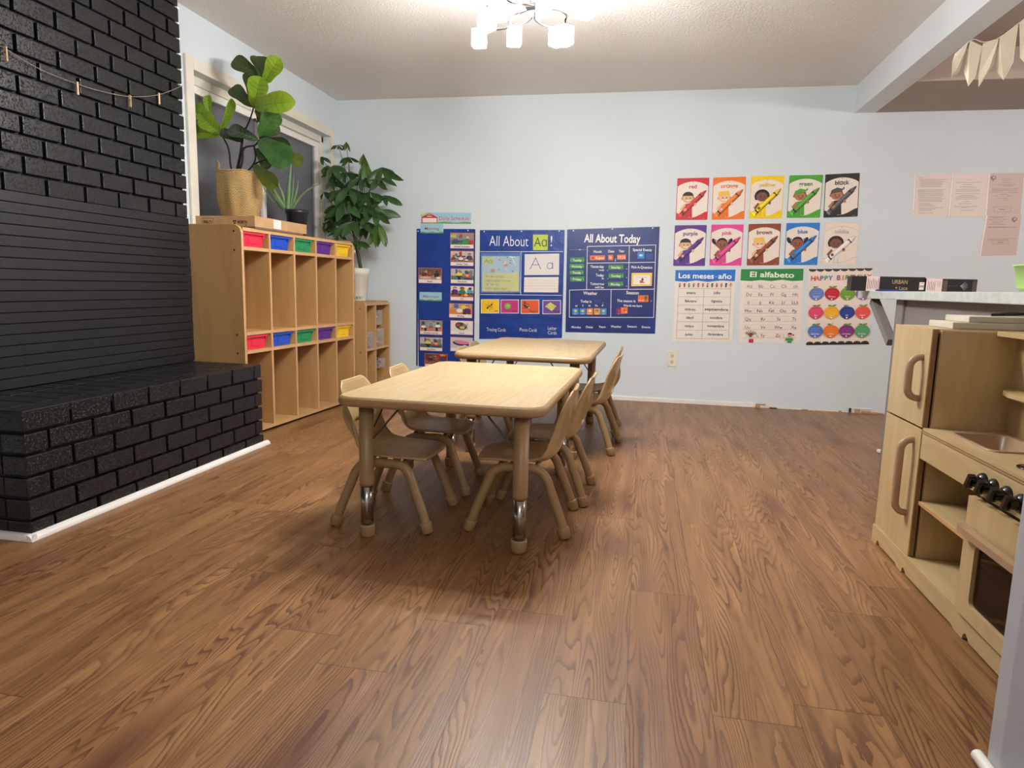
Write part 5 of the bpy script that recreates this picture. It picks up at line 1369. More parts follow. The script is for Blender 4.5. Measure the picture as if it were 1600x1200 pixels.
# --- All About Today chart
CR_ = (236, 232, 226)
def today(S):
    x, z = Za(1154, 172); S.text('All About Today', x, z, .066, (244, 242, 238), .022, wid=Za.w(920, 172, 470))
    L = lambda *p: S.line([Za(*q) for q in p], .0045, CR_)
    S.line([Za(948, 241), Za(1518, 228), Za(1500, 832), Za(798, 830), Za(800, 604), Za(942, 600)], .0045, CR_); L((948, 241), (942, 600)); L((942, 600), (1504, 596)); L((1298, 234), (1290, 598)); L((948, 380), (1512, 372)); L((1146, 600), (1143, 830))
    B = .016
    for t, cx, cy, ww, hh in (('Month', 1034, 283, 68, .021), ('Date', 1147, 280, 50, .021), ('Year', 1234, 278, 48, .021), ('Special Events', 1406, 268, 158, .022), ('Pick-A-Question', 1402, 413, 175, .021),
                              ('Yesterday', 1030, 407, 115, .022), ('was', 1066, 436, 44, .015), ('Today', 1052, 479, 68, .022), ('is', 1077, 506, 18, .015), ('Tomorrow', 1030, 551, 118, .022), ('will be', 1048, 580, 74, .017),
                              ('Weather', 973, 629, 118, .026), ('Season', 1324, 625, 104, .026), ('Today is', 937, 697, 92, .021), ('The season is', 1272, 693, 155, .021), ('Words we learn', 1326, 733, 155, .018), ('.', 1078, 702, 6, .02), (',', 1182, 345, 7, .03),
                              ('M', 857, 736, 17, .016), ('T', 911, 735, 13, .016), ('W', 966, 735, 20, .016), ('Th', 1022, 734, 24, .016), ('F', 1077, 733, 12, .016),
                              ('Months', 855, 912, 78, .018), ('Dates', 966, 911, 58, .018), ('Years', 1071, 909, 58, .018), ('Weather', 1188, 907, 88, .018), ('Season', 1320, 906, 78, .018), ('Events', 1437, 911, 70, .018)):
        x, z = Za(cx, cy); S.text(t, x, z, hh, (240, 238, 236), B, wid=Za.w(cx, cy, ww))
    for x_ in (920, 1016, 1128, 1252, 1382): S.line([Za(x_, 872), Za(x_ + 2, 930)], .003, (18, 30, 80))
    for a, b in ((1182, 347), (1276, 428), (1276, 500), (1274, 572), (1480, 694), (1118, 440), (1118, 510)): x, z = Za(a, b); S.ell(x, z, .003, .003, CR_)
    S.line([Za(800, 268), Za(936, 268)], .003, (120, 140, 196)); S.line([Za(880, 268), Za(892, 268)], .005, (230, 236, 250))
    S.poly(Za.q(1008, 684, 1060, 712), (36, 62, 130)); S.poly(Za.q(1440, 300, 1495, 348), (50, 80, 150))
navy = pm('navy_pocket_chart_vinyl', (26, 48, 120), .38, .12, 5, .3, 9)
to = sheet_thing('pocket_chart', [(-.606, .540), (.112, .552), (.104, 1.388), (-.620, 1.361)], .003, navy, 'dark blue pocket chart headed All About Today, rightmost of three', 'wall chart', today)
pins('pin', [Za(833, 110), Za(1156, 96), Za(1492, 88)], to)
GRN = (58, 140, 72)
for tx, q, lb in (('Tuesday', (803, 334, 924, 374), 'uppermost in the left stack of the Today chart'), ('Wednesday', (800, 386, 922, 426), 'second in the left stack of the Today chart'), ('Thursday', (802, 440, 918, 476), 'third in the left stack of the Today chart'), ('Friday', (804, 492, 924, 534), 'lowest in the left stack of the Today chart'),
                  ('Saturday', (1124, 394, 1248, 434), 'after Yesterday was'), ('Sunday', (1124, 465, 1250, 505), 'after Today is'), ('Monday', (1120, 536, 1246, 574), 'after Tomorrow will be')):
    def dd(S, tx=tx, q=q):
        x, z = Za((q[0] + q[2]) / 2, (q[1] + q[3]) / 2); ww = Za.w(q[0], q[1], q[2] - q[0]); S.text(tx, x, z, .020, (232, 240, 226), .012, wid=ww * (.62 if tx != 'Wednesday' else .72))
        for s_ in (-1, 1): S.ell(x + s_ * ww * .43, z, .003, .003, (180, 214, 170))
    card('day_card', Za, [(q[0], q[1]), (q[2], q[1] - 2), (q[2], q[3] - 2), (q[0], q[3])], GRN, 'green card reading %s, %s' % (tx, lb), dd, group='green weekday cards')
OR_ = (232, 116, 50)
def m1(S): x, z = Za(1050, 335); S.text('August', x, z, .018, (250, 236, 220), .01); x, z = Za(994, 337); S.ell(x, z, .009, .009, (150, 70, 40))
card('month_card', Za, [(970, 316), (1096, 314), (1095, 354), (970, 356)], OR_, 'orange card reading August under the Month heading', m1)
def m2(S): x, z = Za(1142, 333); S.ell(x, z, .010, .010, (240, 150, 90)); S.text('18', x, z, .016, (250, 236, 220), .01)
card('date_card', Za, [(1122, 312), (1162, 311), (1162, 354), (1122, 355)], OR_, 'small orange date card under the Date heading', m2)
def m3(S):
    x, z = Za(1232, 330); S.text('2 0 2 6', x, z, .022, (250, 236, 220), .012, wid=Za.w(1200, 330, 62))
card('year_card', Za, [(1196, 310), (1269, 308), (1269, 350), (1196, 352)], OR_, 'orange card with the year digits under the Year heading', m3)
def m4(S): x, z = Za(1394, 315); S.ell(x, z, .014, .008, (200, 226, 240))
card('event_card', Za, [(1366, 290), (1423, 289), (1423, 342), (1366, 343)], (52, 140, 214), 'bright blue card under the Special Events heading', m4)
def m5(S):
    S.poly(Za.q(1322, 474, 1480, 562), (236, 186, 50)); S.poly(Za.q(1330, 480, 1472, 556), (240, 234, 224))
    x, z = Za(1408, 514); S.ell(x, z, .009, .009, (90, 50, 40)); x, z = Za(1400, 530); S.ell(x, z, .016, .008, (200, 90, 60)); x, z = Za(1404, 540); S.rect(x - .02, z - .004, x + .02, z + .002, (180, 40, 50)); x, z = Za(1400, 496); S.text('How do you feel?', x, z, .008, (120, 100, 80))
card('question_card', Za, [(1317, 462), (1488, 460), (1484, 568), (1314, 572)], (248, 214, 90), 'white question card with a yellow frame under Pick-A-Question', m5)
for k, (x_, bg, ty) in enumerate(((850, (58, 142, 206), 's'), (910, (58, 142, 206), 's'), (969, (238, 140, 60), 'c'), (1029, (242, 160, 50), 'r'), (1083, (58, 142, 206), 's'))):
    def mm(S, x_=x_, ty=ty):
        x, z = Za(x_, 778)
        if ty == 's': S.ell(x, z, .011, .009, (244, 200, 60))
        elif ty == 'c': S.ell(x, z, .013, .007, (240, 244, 248)); S.ell(x + .003, z + .004, .008, .007, (240, 244, 248))
        else: S.ell(x, z + .006, .015, .006, (90, 110, 120)); [S.line([(x - .01 + .006 * q, z), (x - .012 + .006 * q, z - .01)], .0015, (70, 110, 170)) for q in range(4)]
        S.text({'s': 'sunny', 'c': 'cloudy', 'r': 'rainy'}[ty], x, Za(x_, 802)[1], .006, (250, 240, 230), .01)
    card('weather_card', Za, [(x_ - 26, 757), (x_ + 25, 756), (x_ + 25, 808), (x_ - 26, 809)], bg, 'small weather card with a picture, %s' % ['under M', 'under T', 'white cloud under W', 'under Th', 'under F'][k], mm, group='weather cards in the Today chart')
def m6(S):
    x, z = Za(1434, 668); S.ell(x, z, .013, .014, (50, 110, 60)); S.line([Za(1433, 682), Za(1433, 698)], .004, (90, 60, 40)); x, z = Za(1396, 688); S.text('summer', x, z, .010, (250, 230, 210), .01)
card('season_card', Za, [(1370, 648), (1456, 646), (1456, 703), (1370, 705)], (236, 110, 50), 'orange season card with a green tree', m6)
def m7(S): x, z = Za(1212, 776); S.ell(x, z, .012, .014, (190, 40, 50)); S.text('apple', x, Za(1210, 800)[1], .007, (230, 200, 220))
card('word_card', Za, [(1185, 754), (1236, 752), (1236, 806), (1185, 808)], (104, 44, 100), 'purple word card with a red apple, lower right of Today chart', m7, d=.0042)
def m8(S): S.line([Za(1244, 762), Za(1272, 788)], .006, (250, 226, 160)); S.line([Za(1250, 766), Za(1262, 778)], .007, (90, 50, 40))
card('word_card', Za, [(1228, 748), (1283, 746), (1283, 800), (1228, 801)], (236, 112, 50), 'orange word card overlapping the purple one, lower right of Today chart', m8, d=.0056)

# --- ten colour posters
def crayon_poster(word, c, quad, kid, label, txtc=None):
    (tlx, tlz), (trx, trz), (brx, brz), (blx, blz) = quad
    x0 = (tlx + blx) / 2; x1 = (trx + brx) / 2; z1 = (tlz + trz) / 2; z0 = (blz + brz) / 2; rot = ((trz - tlz) / (trx - tlx)); w = x1 - x0; h = z1 - z0
    rt_ = math.atan(rot)
    S = Sheet(O=(x0 + 0, YW, z0 - w * rot / 2), U=(math.cos(rt_), 0, math.sin(rt_)), V=(-math.sin(rt_), 0, math.cos(rt_)), d=.0006)
    S.body(rrect(0, 0, w, h, .006, 3), .0006, ink(c))
    U = lambda a: a * w; V = lambda b: b * h; cream = (238, 226, 214)
    white = word == 'white'
    top = [(U(.98 - .96 * t / 12), V(.80 + .115 * math.sin(PI * t / 12) ** .8)) for t in range(13)]
    bot = [(U(.02 + .96 * t / 12), V(.17 - .13 * math.sin(PI * min(1, (t / 12) * 1.05)) ** 1.1 + (.03 * t / 12))) for t in range(13)]
    S.poly(bot + top, cream)
    if white: S.line(top, .0012, (110, 104, 100)); S.line(bot, .0012, (110, 104, 100)); S.line([(.002, .002), (w - .002, .002), (w - .002, h - .002), (.002, h - .002)], .0012, (200, 188, 176), True)
    dark = tuple(int(x * .62) for x in c); lite = tuple(min(255, int(x * 1.12 + 22)) for x in c)
    sk, hr, hat = kid
    skd = tuple(int(x * .82) for x in sk)
    # body, arms, head
    body = c if not white else (232, 226, 220)
    S.poly([(U(.24), V(.06)), (U(.52), V(.06)), (U(.50), V(.30)), (U(.42), V(.40)), (U(.28), V(.38)), (U(.18), V(.26))], body)
    S.line([(U(.34), V(.05)), (U(.36), V(.18))], .002, dark); S.line([(U(.46), V(.05)), (U(.45), V(.16))], .002, dark)
    S.line([(U(.25), V(.34)), (U(.17), V(.26)), (U(.25), V(.18))], U(.07), sk)
    hx, hy, hr_ = U(.36), V(.53), U(.175)
    S.ell(hx - hr_ * 1.0, hy - hr_ * .15, hr_ * .2, hr_ * .25, skd); S.ell(hx + hr_ * 1.0, hy - hr_ * .1, hr_ * .2, hr_ * .25, skd)
    if hat == 'curly':
        r = random.Random(5)
        for k in range(16): a = PI * (-.15 + 1.3 * k / 15); S.ell(hx + hr_ * 1.05 * math.cos(a), hy + hr_ * .95 * math.sin(a), hr_ * .28, hr_ * .28, hr)
    if hat == 'tails':
        for s_ in (-1, 1): S.ell(hx + s_ * hr_ * 1.45, hy + hr_ * .45, hr_ * .34, hr_ * .6, hr, s_ * -.5); S.ell(hx + s_ * hr_ * 1.15, hy + hr_ * .6, hr_ * .16, hr_ * .2, c)
        S.poly([(hx - hr_, hy), (hx + hr_, hy), (hx + hr_ * .2, hy - hr_ * 1.45), (hx - hr_ * .1, hy - hr_ * 1.45)], sk)
    S.ell(hx, hy + hr_ * .12, hr_ * 1.02, hr_ * .98, hr)
    S.ell(hx, hy - hr_ * .12, hr_ * .98, hr_ * .84, sk)
    if hat == 'cap':
        cc = c if word != 'black' else (84, 82, 84)
        S.poly([(hx - hr_ * 1.1, hy + hr_ * .1), (hx - hr_ * .9, hy + hr_ * .75), (hx, hy + hr_ * 1.2), (hx + hr_ * .9, hy + hr_ * .95), (hx + hr_ * 1.15, hy + hr_ * 1.3), (hx + hr_ * 1.3, hy + hr_ * 1.0), (hx + hr_ * .7, hy + hr_ * .45), (hx, hy + hr_ * .35)], cc); S.line([(hx - hr_ * 1.05, hy + hr_ * .14), (hx, hy + hr_ * .4), (hx + hr_ * .75, hy + hr_ * .5)], .002, dark)
    elif hat == 'spiky': S.poly([(hx - hr_ * 1.02, hy + hr_ * .1), (hx - hr_ * 1.0, hy + hr_ * .95), (hx - hr_ * .4, hy + hr_ * 1.08), (hx + hr_ * .1, hy + hr_ * 1.0), (hx + hr_ * .6, hy + hr_ * 1.2), (hx + hr_ * .95, hy + hr_ * .7), (hx + hr_ * .9, hy + hr_ * .25), (hx, hy + hr_ * .5)], hr)
    elif hat == 'short': S.ell(hx, hy + hr_ * .35, hr_ * .98, hr_ * .72, hr, 0, 14, 0, 180)
    for s_ in (-1, 1): S.ell(hx + s_ * hr_ * .34 + hr_ * .08, hy - hr_ * .10, hr_ * .09, hr_ * .13, (40, 28, 24))
    S.line([(hx - hr_ * .25, hy - hr_ * .42), (hx + hr_ * .1, hy - hr_ * .54), (hx + hr_ * .48, hy - hr_ * .36)], hr_ * .12, (250, 246, 242) if hat in ('short', 'spiky') else (110, 50, 44))
    # crayon
    ax, ay, bx_, by_ = U(.13), V(.10), U(.92), V(.70); dx, dy = bx_ - ax, by_ - ay; L = math.hypot(dx, dy); dx /= L; dy /= L; nx, ny = -dy, dx; hw = U(.072)
    def Q(s, t): return (ax + dx * s * L + nx * t * hw, ay + dy * s * L + ny * t * hw)
    cc = c if not white else (244, 240, 234); bl = (30, 26, 28); out = dark if not white else (110, 106, 104)
    cd = dark if not white else (206, 200, 194); cl = lite if not white else (252, 250, 246)
    if word == 'black': cc, cd, cl = (92, 90, 92), (60, 58, 60), (130, 128, 130)
    S.line([Q(0, -1), Q(.86, -1), Q(.9, -.7), Q(1, -.12), Q(1, .12), Q(.9, .7), Q(.86, 1), Q(0, 1)], .0018, out, True)
    S.poly([Q(0, -1), Q(.86, -1), Q(.86, 1), Q(0, 1)], cc); S.poly([Q(0, -1), Q(.86, -1), Q(.86, -.45), Q(0, -.45)], cd); S.poly([Q(.14, .25), Q(.74, .25), Q(.74, .6), Q(.14, .6)], cl)
    S.poly([Q(.86, -.72), Q(1, -.16), Q(1, .16), Q(.86, .72)], cc); S.poly([Q(.86, -.72), Q(1, -.16), Q(.98, 0), Q(.86, -.2)], cd)
    S.poly([Q(.10, -1), Q(.15, -1), Q(.13, 0), Q(.15, 1), Q(.10, 1)], bl); S.poly([Q(.76, -1), Q(.81, -1), Q(.81, 1), Q(.76, 1), Q(.79, 0)], bl); S.ell(*Q(.01, 0), hw * .5, hw, cl, math.atan2(dy, dx)); 
    S.ell(U(.285), V(.245), U(.045), V(.035), sk); S.ell(U(.60), V(.37), U(.04), V(.04), sk)
    tc = txtc or dark
    word_ = word.replace('a', '\u0251')
    if white: S.text(word_, U(.5), V(.80), V(.100), (150, 142, 136), .030); S.text(word_, U(.5), V(.80), V(.100), cream, .0)
    else: S.text(word_, U(.5), V(.80), V(.100), tc, .018)
    S.ell(U(.5), V(.895), .003, .003, (150, 130, 120)); S.text('preschool', U(.92), V(.03), V(.012), (230, 220, 210) if not white else (190, 180, 170), align='r')
    o = S.build('color_poster'); return tag(o, label, 'poster', 'crayon colour word posters')
A = (222, 176, 130); Bk = (236, 190, 160); Cc = (124, 80, 60); D = (178, 120, 84); E_ = (146, 88, 62)
BL = (26, 24, 26); YL = (240, 196, 60)
def qd(x0, x1, zt0, zt1, zb0, zb1, dx=.008): return [(x0, zt0), (x1, zt1), (x1 + dx, zb1), (x0 + dx, zb0)]
for word, c, q, kid, tc in (
    ('red', (206, 34, 48), qd(.217, .455, 1.753, 1.756, 1.437, 1.444), (A, BL, 'short'), (196, 40, 52)), ('orange', (238, 120, 30), qd(.487, .727, 1.756, 1.762, 1.442, 1.448), (Bk, YL, 'spiky'), (226, 100, 40)),
    ('yellow', (244, 208, 20), qd(.760, .997, 1.764, 1.767, 1.450, 1.456), (Cc, BL, 'curly'), (230, 196, 60)), ('green', (76, 166, 50), qd(1.031, 1.268, 1.769, 1.772, 1.456, 1.464), (D, (50, 34, 28), 'cap'), (70, 130, 60)),
    ('black', (34, 32, 36), qd(1.291, 1.528, 1.774, 1.784, 1.460, 1.472), (D, (50, 34, 28), 'cap'), (30, 28, 32)),
    ('purple', (88, 48, 140), qd(.219, .459, 1.399, 1.403, 1.087, 1.092), (A, BL, 'short'), (76, 48, 130)), ('pink', (226, 70, 150), qd(.492, .730, 1.406, 1.409, 1.095, 1.099), (E_, BL, 'tails'), (210, 70, 140)),
    ('brown', (144, 70, 36), qd(.769, 1.004, 1.412, 1.418, 1.102, 1.106), (Bk, YL, 'spiky'), (120, 60, 50)), ('blue', (44, 126, 208), qd(1.039, 1.277, 1.421, 1.425, 1.109, 1.113), (E_, BL, 'tails'), (44, 110, 190)),
    ('white', (238, 224, 208), qd(1.307, 1.548, 1.425, 1.426, 1.112, 1.116), (Cc, (50, 30, 28), 'curly'), None)):
    crayon_poster(word, c, q, kid, 'colour word poster reading %s with a child holding a %s crayon' % (word, word), tc)

# --- months, alphabet and birthday charts
Zm = Zoom(1040, 400, 1600 / 330)
def meses(S):
    S.poly([Zm(72, 190), Zm(150, 196), Zm(230, 186), Zm(320, 196), Zm(420, 186), Zm(524, 192), Zm(530, 103), Zm(75, 107)], (34, 116, 206))
    x, z = Zm(300, 150); S.text('Los meses', Zm(232, 150)[0], z, .042, (246, 246, 246), .022, wid=Zm.w(100, 150, 268)); S.text('-', Zm(382, 152)[0], z, .03, (220, 230, 245), .01); S.text('a\u00f1o', Zm(450, 150)[0], Zm(450, 152)[1], .042, (246, 246, 246), .022, wid=Zm.w(398, 150, 102))
    cols = [(40, 40, 70), (206, 50, 60), (50, 140, 70), (96, 110, 170), (170, 90, 60), (226, 140, 60), (60, 70, 130), (50, 130, 90), (190, 60, 50), (220, 130, 60), (60, 60, 60), (240, 190, 70)]
    for k, c in enumerate(cols):
        cx = 108 + k * 35; x, z = Zm(cx, 222); S.rect(x - .006, z - .016, x + .004, z + .004, c); S.ell(x, z + .010, .008, .008, [(196, 140, 100), c][k % 3 == 1]); S.line([(x - .010, z + .002), (x + .010, z - .003)], .003, cols[(k + 5) % 12])
    g = (150, 150, 158)
    S.line([Zm(98, 246), Zm(494, 248), Zm(476, 628), Zm(80, 624)], .0018, g, True); S.line([Zm(289, 247), Zm(274, 626)], .0018, g)
    rows = [('enero', 'julio'), ('febrero', 'agosto'), ('marzo', 'septiembre'), ('abril', 'octubre'), ('mayo', 'noviembre'), ('junio', 'diciembre')]
    for k, (a, b) in enumerate(rows):
        y = 277 + 63 * k
        if k: S.line([Zm(96 - 3 * k, y - 31), Zm(493 - 3 * k, y - 30)], .0014, g)
        x, z = Zm(193 - 3.5 * k, y); S.text(a.replace('a', '\u0251'), x, z, .0215, (38, 40, 104), .004); x, z = Zm(389 - 2.5 * k, y); S.text(b.replace('a', '\u0251'), x, z, .0215, (38, 40, 104), .004, wid=Zm.w(300, y, 178) if b in ('septiembre',) else None)
sheet_thing('months_poster', [Zm(52, 645), Zm(502, 652), Zm(530, 103), Zm(76, 107)], .0006, ink((238, 230, 220)), 'Spanish months chart headed Los meses in white on blue', 'poster', meses)
def alf(S):
    S.poly([Zm(567, 186), Zm(650, 190), Zm(720, 182), Zm(800, 190), Zm(880, 180), Zm(960, 190), Zm(1041, 186), Zm(1045, 96), Zm(572, 100)], (44, 140, 66))
    x, z = Zm(806, 140); S.text('El alfabeto', x, z, .042, (246, 246, 240), .022, wid=Zm.w(640, 140, 335))
    rows = [['Aa', 'Bb', 'Cc', 'Ch', 'ch'], ['Dd', 'Ee', 'Ff', 'Gg', 'Hh'], ['Ii', 'Jj', 'Kk', 'Ll', 'LLll'], ['Mm', 'Nn', '\u00d1\u00f1', 'Oo', 'Pp'], ['Qq', 'Rr', 'Ss', 'Tt'], ['Uu', 'Vv', 'Ww', 'Xx'], ['', 'Yy', 'Zz', '']]
    for k, r in enumerate(rows):
        y = 232 + 62 * k; xo = -3 * k
        S.line([Zm(598 + xo, y - 22), Zm(1008 + xo, y - 22)], .0009, (190, 186, 190)); S.line([Zm(598 + xo, y + 15), Zm(1008 + xo, y + 15)], .0013, (150, 146, 150)); S.line([Zm(598 + xo, y), Zm(1008 + xo, y)], .0007, (214, 208, 208))
        n_ = len(r)
        for j, t in enumerate(r):
            if not t: continue
            cx = (634 + (985 - 634) * j / (n_ - 1)) + xo; x, z = Zm(cx, y - 3)
            S.text(t.replace('a', '\u0251'), x, z, .025, (190, 70, 80) if (t in ('Uu', 'Hh', 'Zz') or t == 'Yy') else (92, 80, 90), -.004)
    # two children at the foot
    x, z = Zm(643, 600); S.rect(*(Zm(628, 654)), *(Zm(665, 628)), (196, 40, 90)); S.ell(x, z, .013, .015, (140, 84, 60))
    for k in range(7): a = PI * (.05 + .9 * k / 6); S.line([(x + .008 * math.cos(a), z + .012 * math.sin(a)), (x + .042 * math.cos(a), z + .012 + .024 * math.sin(a))], .004, (60, 36, 30))
    x, z = Zm(940, 600); S.poly([Zm(903, 640), Zm(968, 640), Zm(962, 622), Zm(908, 622)], (60, 150, 80)); S.rect(*(Zm(920, 655)), *(Zm(955, 630)), (70, 150, 84)); S.ell(x, z, .015, .015, (224, 160, 130)); S.ell(x, z + .006, .016, .013, (40, 28, 30), 0, 14, 0, 180); x, z = Zm(966, 598); S.ell(x, z, .007, .005, (40, 28, 30))
    S.line([Zm(690, 600), Zm(700, 615)], .003, (100, 90, 90)); S.line([Zm(892, 590), Zm(897, 622)], .002, (170, 150, 150))
sheet_thing('alphabet_poster', [Zm(549, 655), Zm(1022, 659), Zm(1045, 96), Zm(572, 100)], .0006, ink((238, 228, 218)), 'Spanish alphabet chart headed El alfabeto in white on green', 'poster', alf)
def bday(S):
    bkc = (34, 32, 34)
    for y, up in ((100, -1), (665, 1)):
        a, b = Zm(1085 if y < 300 else 1063, y), Zm(1568 if y < 300 else 1540, y - 8)
        n_ = 8
        for k in range(n_):
            t = (k + .5) / n_; x = a[0] + (b[0] - a[0]) * t; z = a[1] + (b[1] - a[1]) * t
            r = (b[0] - a[0]) / n_ / 2
            if up < 0: S.ell(x, z, r * 1.02, .020, bkc, 0, 12, 180, 360); S.line([(x + r * .65 * math.cos(t_ * .35 + PI), z + .011 * math.sin(t_ * .35 + PI)) for t_ in range(10)], .0013, (120, 116, 114))
            else: S.ell(x, z - .004, r * 1.02, .020, bkc, 0, 12, 0, 180); S.line([(x + r * .65 * math.cos(t_ * .35), z + .011 * math.sin(t_ * .35)) for t_ in range(10)], .0013, (120, 116, 114))
    S.poly([Zm(1063, 674), Zm(1540, 668), Zm(1540, 660), Zm(1064, 664)], bkc)
    tx = 'HAPPY BIRTHDAY'; cs = [(206, 50, 60), (226, 110, 40), (90, 90, 160), (70, 150, 80), (40, 120, 190), (0, 0, 0), (150, 60, 130), (216, 120, 40), (60, 150, 80), (206, 50, 60), (80, 90, 170), (226, 160, 40), (60, 140, 90), (206, 60, 120)]
    for k, ch_ in enumerate(tx):
        if ch_ != ' ': x, z = Zm(1117 + 33 * k - (4 if k > 5 else 0), 169 - k); S.text(ch_, x, z, .036, cs[k], .02)
    names = ['january', 'february', 'march', 'april', 'may', 'june', 'july', 'august', 'september', 'october', 'november', 'december']
    cc = [(104, 128, 200), (196, 24, 50), (110, 160, 30), (150, 96, 180), (220, 70, 110), (244, 176, 30), (26, 60, 140), (232, 80, 70), (84, 116, 196), (240, 120, 30), (130, 50, 130), (84, 160, 110)]
    for k in range(12):
        r, q = divmod(k, 4); cx = 1142 + 118 * q - 5 * r; cy = 288 + 141 * r - q * .5; x, z = Zm(cx, cy); c = cc[k]; R = Zm.w(cx, cy, 57)
        lf = (110, 160, 50); S.line([(x, z + R * .7), (x + .006, z + R * 1.12)], .003, (80, 56, 40)); S.ell(x - .014, z + R * .98, .014, .006, lf, -.25 if k % 2 else .15); 
        if k % 3: S.ell(x + .016, z + R * 1.02, .014, .006, lf, .5)
        pts = []
        for t_ in range(28):
            a = 2 * PI * t_ / 28 + PI / 2; rr__ = R * (1 - .10 * math.exp(-((abs(a - PI / 2 - (2 * PI if a > 3 * PI / 2 + 1 else 0))) / .35) ** 2)); pts.append((x + rr__ * math.cos(a) * (1 if math.sin(a) > 0 else 1 - .16 * abs(math.sin(a)) ** 2), z + rr__ * .92 * math.sin(a)))
        S.poly(pts, c); lt = tuple(min(255, v + 60) for v in c)
        for j in range(3): S.line([(x - R * .62, z + R * (.38 - .28 * j)), (x + R * .62, z + R * (.38 - .28 * j))], .0012, lt)
        S.text(names[k], x, z - R * .36, .011, (244, 240, 238), .012); S.ell(x, z - R * .72, .006, .006, (244, 240, 238))
sheet_thing('birthday_poster', [Zm(1063, 672), Zm(1540, 668), Zm(1568, 85), Zm(1087, 97)], .0006, ink((240, 226, 214)), 'happy birthday poster with twelve coloured apples, partly behind the bar top', 'poster', bday)

# --- licence pages in clear sleeves
Zp = Zoom(1400, 250, 8)
def page(q, base, label, rows, seal=None, boxed=None, name='page_in_sleeve'):
    (x0, y0), (x1, y1), (x2, y2), (x3, y3) = q
    S = Sheet(d=.0006); pts = [Zp(*p) for p in q]; S.body([pts[3], pts[2], pts[1], pts[0]], .0008, ink(base))
    S.poly([Zp(x0 + 2, y0), Zp(x0 + 26, y0), Zp(x3 + 26, y3), Zp(x3 + 2, y3)], (236, 230, 222)); S.line([Zp(x0 + 28, y0), Zp(x3 + 28, y3)], .0014, tuple(int(v * .72) for v in base))
    for t in (.12, .5, .88): x, z = Zp(x0 + (x3 - x0) * t + 12, y0 + (y3 - y0) * t); S.ell(x, z, .002, .002, (140, 130, 126))
    tc = tuple(int(v * .66) for v in base)
    r = random.Random(int(x0))
    for (yy, a, b) in rows: S.line([Zp(a, yy), Zp(b, yy - (b - a) * .008)], .0022, tc)
    if seal: x, z = Zp(*seal); S.ell(x, z, .018, .015, tuple(int(v * .62) for v in base)); S.ell(x + .003, z + .002, .009, .008, base); S.rect(x - .005, z - .022, x + .005, z - .008, tc)
    if boxed: S.line([Zp(boxed[0], boxed[1]), Zp(boxed[2], boxed[1]), Zp(boxed[2], boxed[3]), Zp(boxed[0], boxed[3])], .0014, tc, True); S.line([Zp((boxed[0] + boxed[2]) / 2 - 30, (boxed[1] + boxed[3]) / 2), Zp((boxed[0] + boxed[2]) / 2 + 30, (boxed[1] + boxed[3]) / 2)], .004, tc)
    o = S.build(name); return tag(o, label, 'document', 'printed pages in clear sleeves')
rp = random.Random(8)
PG = (226, 212, 204); PK = (206, 184, 176)
page([(228, 178), (705, 172), (640, 708), (197, 704)], PG, 'pale page in a clear sleeve on the back wall, leftmost of four', [(220, 290, 335), (246, 290, 640)] + [(y, 300 if y < 350 else 274, rp.uniform(560, 620)) for y in (262, 276, 290, 304, 318, 334, 374, 388, 402, 420, 434, 450, 470, 488, 506, 520)] + [(y, 285, rp.uniform(420, 600)) for y in (545, 560, 575, 600, 615, 630, 665)], None)
page([(700, 172), (1155, 165), (1105, 708), (645, 706)], PG, 'pale page of centred lines, second from left of four', [(248, 880, 935), (282, 750, 1058), (308, 830, 960), (332, 800, 1000), (352, 800, 1000), (374, 745, 1040), (392, 745, 1050), (418, 745, 1045), (440, 795, 970), (456, 755, 1000), (472, 740, 1020), (490, 745, 1010), (522, 825, 920), (548, 785, 955), (584, 720, 1020), (598, 810, 930), (630, 800, 970)])
page([(1152, 168), (1600, 160), (1555, 680), (1108, 690)], PK, 'pinkish certificate page with a seal, upper right of the four', [(242, 1310, 1440), (264, 1335, 1410), (286, 1330, 1410), (308, 1250, 1500), (326, 1330, 1450), (362, 1195, 1520), (380, 1200, 1510), (402, 1175, 1330), (404, 1395, 1520), (430, 1300, 1390), (450, 1225, 1270), (452, 1390, 1450), (480, 1260, 1390), (505, 1340, 1380)], (1215, 222), (1220, 585, 1430, 650))
page([(1122, 690), (1570, 682), (1500, 1190), (1035, 1198)], PK, 'pinkish certificate page hanging below the upper right one', [(712, 1170, 1360), (724, 1210, 1320), (746, 1160, 1380), (770, 1200, 1340), (786, 1220, 1310), (806, 1165, 1360), (838, 1150, 1390), (845, 1150, 1510), (985, 1145, 1490), (1000, 1150, 1400)], (1478, 742), (1205, 1010, 1405, 1052))

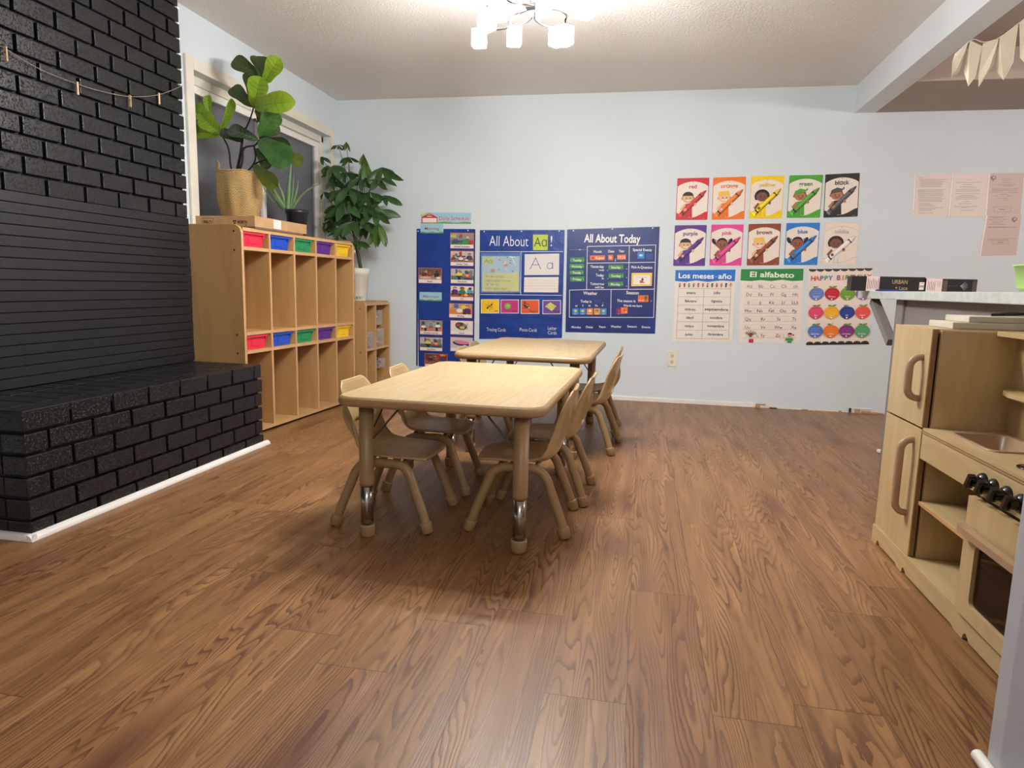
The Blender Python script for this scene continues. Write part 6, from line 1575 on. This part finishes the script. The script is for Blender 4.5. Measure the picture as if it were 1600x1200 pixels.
# --- outlets
def outlet(q, label):
    S = Sheet(d=.0); u0, v0, u1, v1 = q; w, h = u1 - u0, v1 - v0
    o = empty('wall_outlet', ((u0 + u1) / 2, YW, v0), 0, label, 'outlet')
    MB().box((-w / 2, -.006, 0), (w / 2, -.0003, h), bev=.002).build('cover_plate', pm('ivory_plate', (236, 226, 208), .4), o)
    for s_ in (.30, .70):
        r_ = MB().tube([(0, -.0085, h * s_), (0, -.006, h * s_)], .0145, n=18).build('receptacle', pm('ivory_receptacle', (218, 204, 184), .4), o)
        mb = MB(); mb.box((-.007, -.0092, h * s_ - .002), (-.005, -.0084, h * s_ + .007)); mb.box((.005, -.0092, h * s_ - .002), (.007, -.0084, h * s_ + .007)); mb.tube([(0, -.0092, h * s_ - .007), (0, -.0084, h * s_ - .007)], .0022, n=8)
        mb.build('slots', M['screw'], r_)
outlet((.219, .296, .291, .416), 'ivory wall outlet below the months chart')
outlet((-2.115, .095, -2.072, .163), 'white outlet at the foot of the back wall beside the corner shelf')

# --- paper pennant bunting under the beam
bun = empty('bunting', (1.62, 3.2, 2.15), 0, 'cream paper pennant bunting hanging beside the beam at upper right', 'bunting')
BO = bun.location; by = 3.25
strp = [(1520, 62), (1536, 66), (1561, 59), (1592, 37), (1612, 18), (1640, 6)]
def bp(px, py, y=by): return at(px, py, y) - BO
st_pts = [bp(1493, 84), bp(1519, 62), bp(1537, 66), bp(1561, 59), bp(1591, 37), bp(1608, 25), bp(1650, 0), bp(1690, -60)]
MB().tube(smooth_pts(st_pts, 4), .0015, n=6).build('cord', M['white'], bun)
pm_ = pm('cream_pennant_paper', (232, 222, 200), .7, .03)
for k, (a, b, c, d_, e) in enumerate([((1492, 84), (1513, 65), (1499, 113), (1487, 122), (1488, 97)), ((1516, 63), (1535, 72), (1524, 120), (1513, 135), (1506, 112)), ((1536, 68), (1560, 61), (1553, 101), (1529, 136), (1529, 118)), ((1562, 59), (1591, 38), (1583, 98), (1568, 125), (1556, 112)), ((1593, 36), (1616, 14), (1618, 92), (1606, 105), (1594, 90))]):
    dy = .012 * (-1) ** k
    P5 = [bp(*a), bp(*b), bp(*c, by + dy), bp(*d_, by + dy), bp(*e, by - dy)]
    mb = MB(); th = Vector((0, .0012, 0)); mb.add(P5 + [p + th for p in P5], [(0, 1, 2, 3, 4), (9, 8, 7, 6, 5)] + [(i, (i + 1) % 5, 5 + (i + 1) % 5, 5 + i) for i in range(5)])
    mb.build('pennant', pm_, bun)
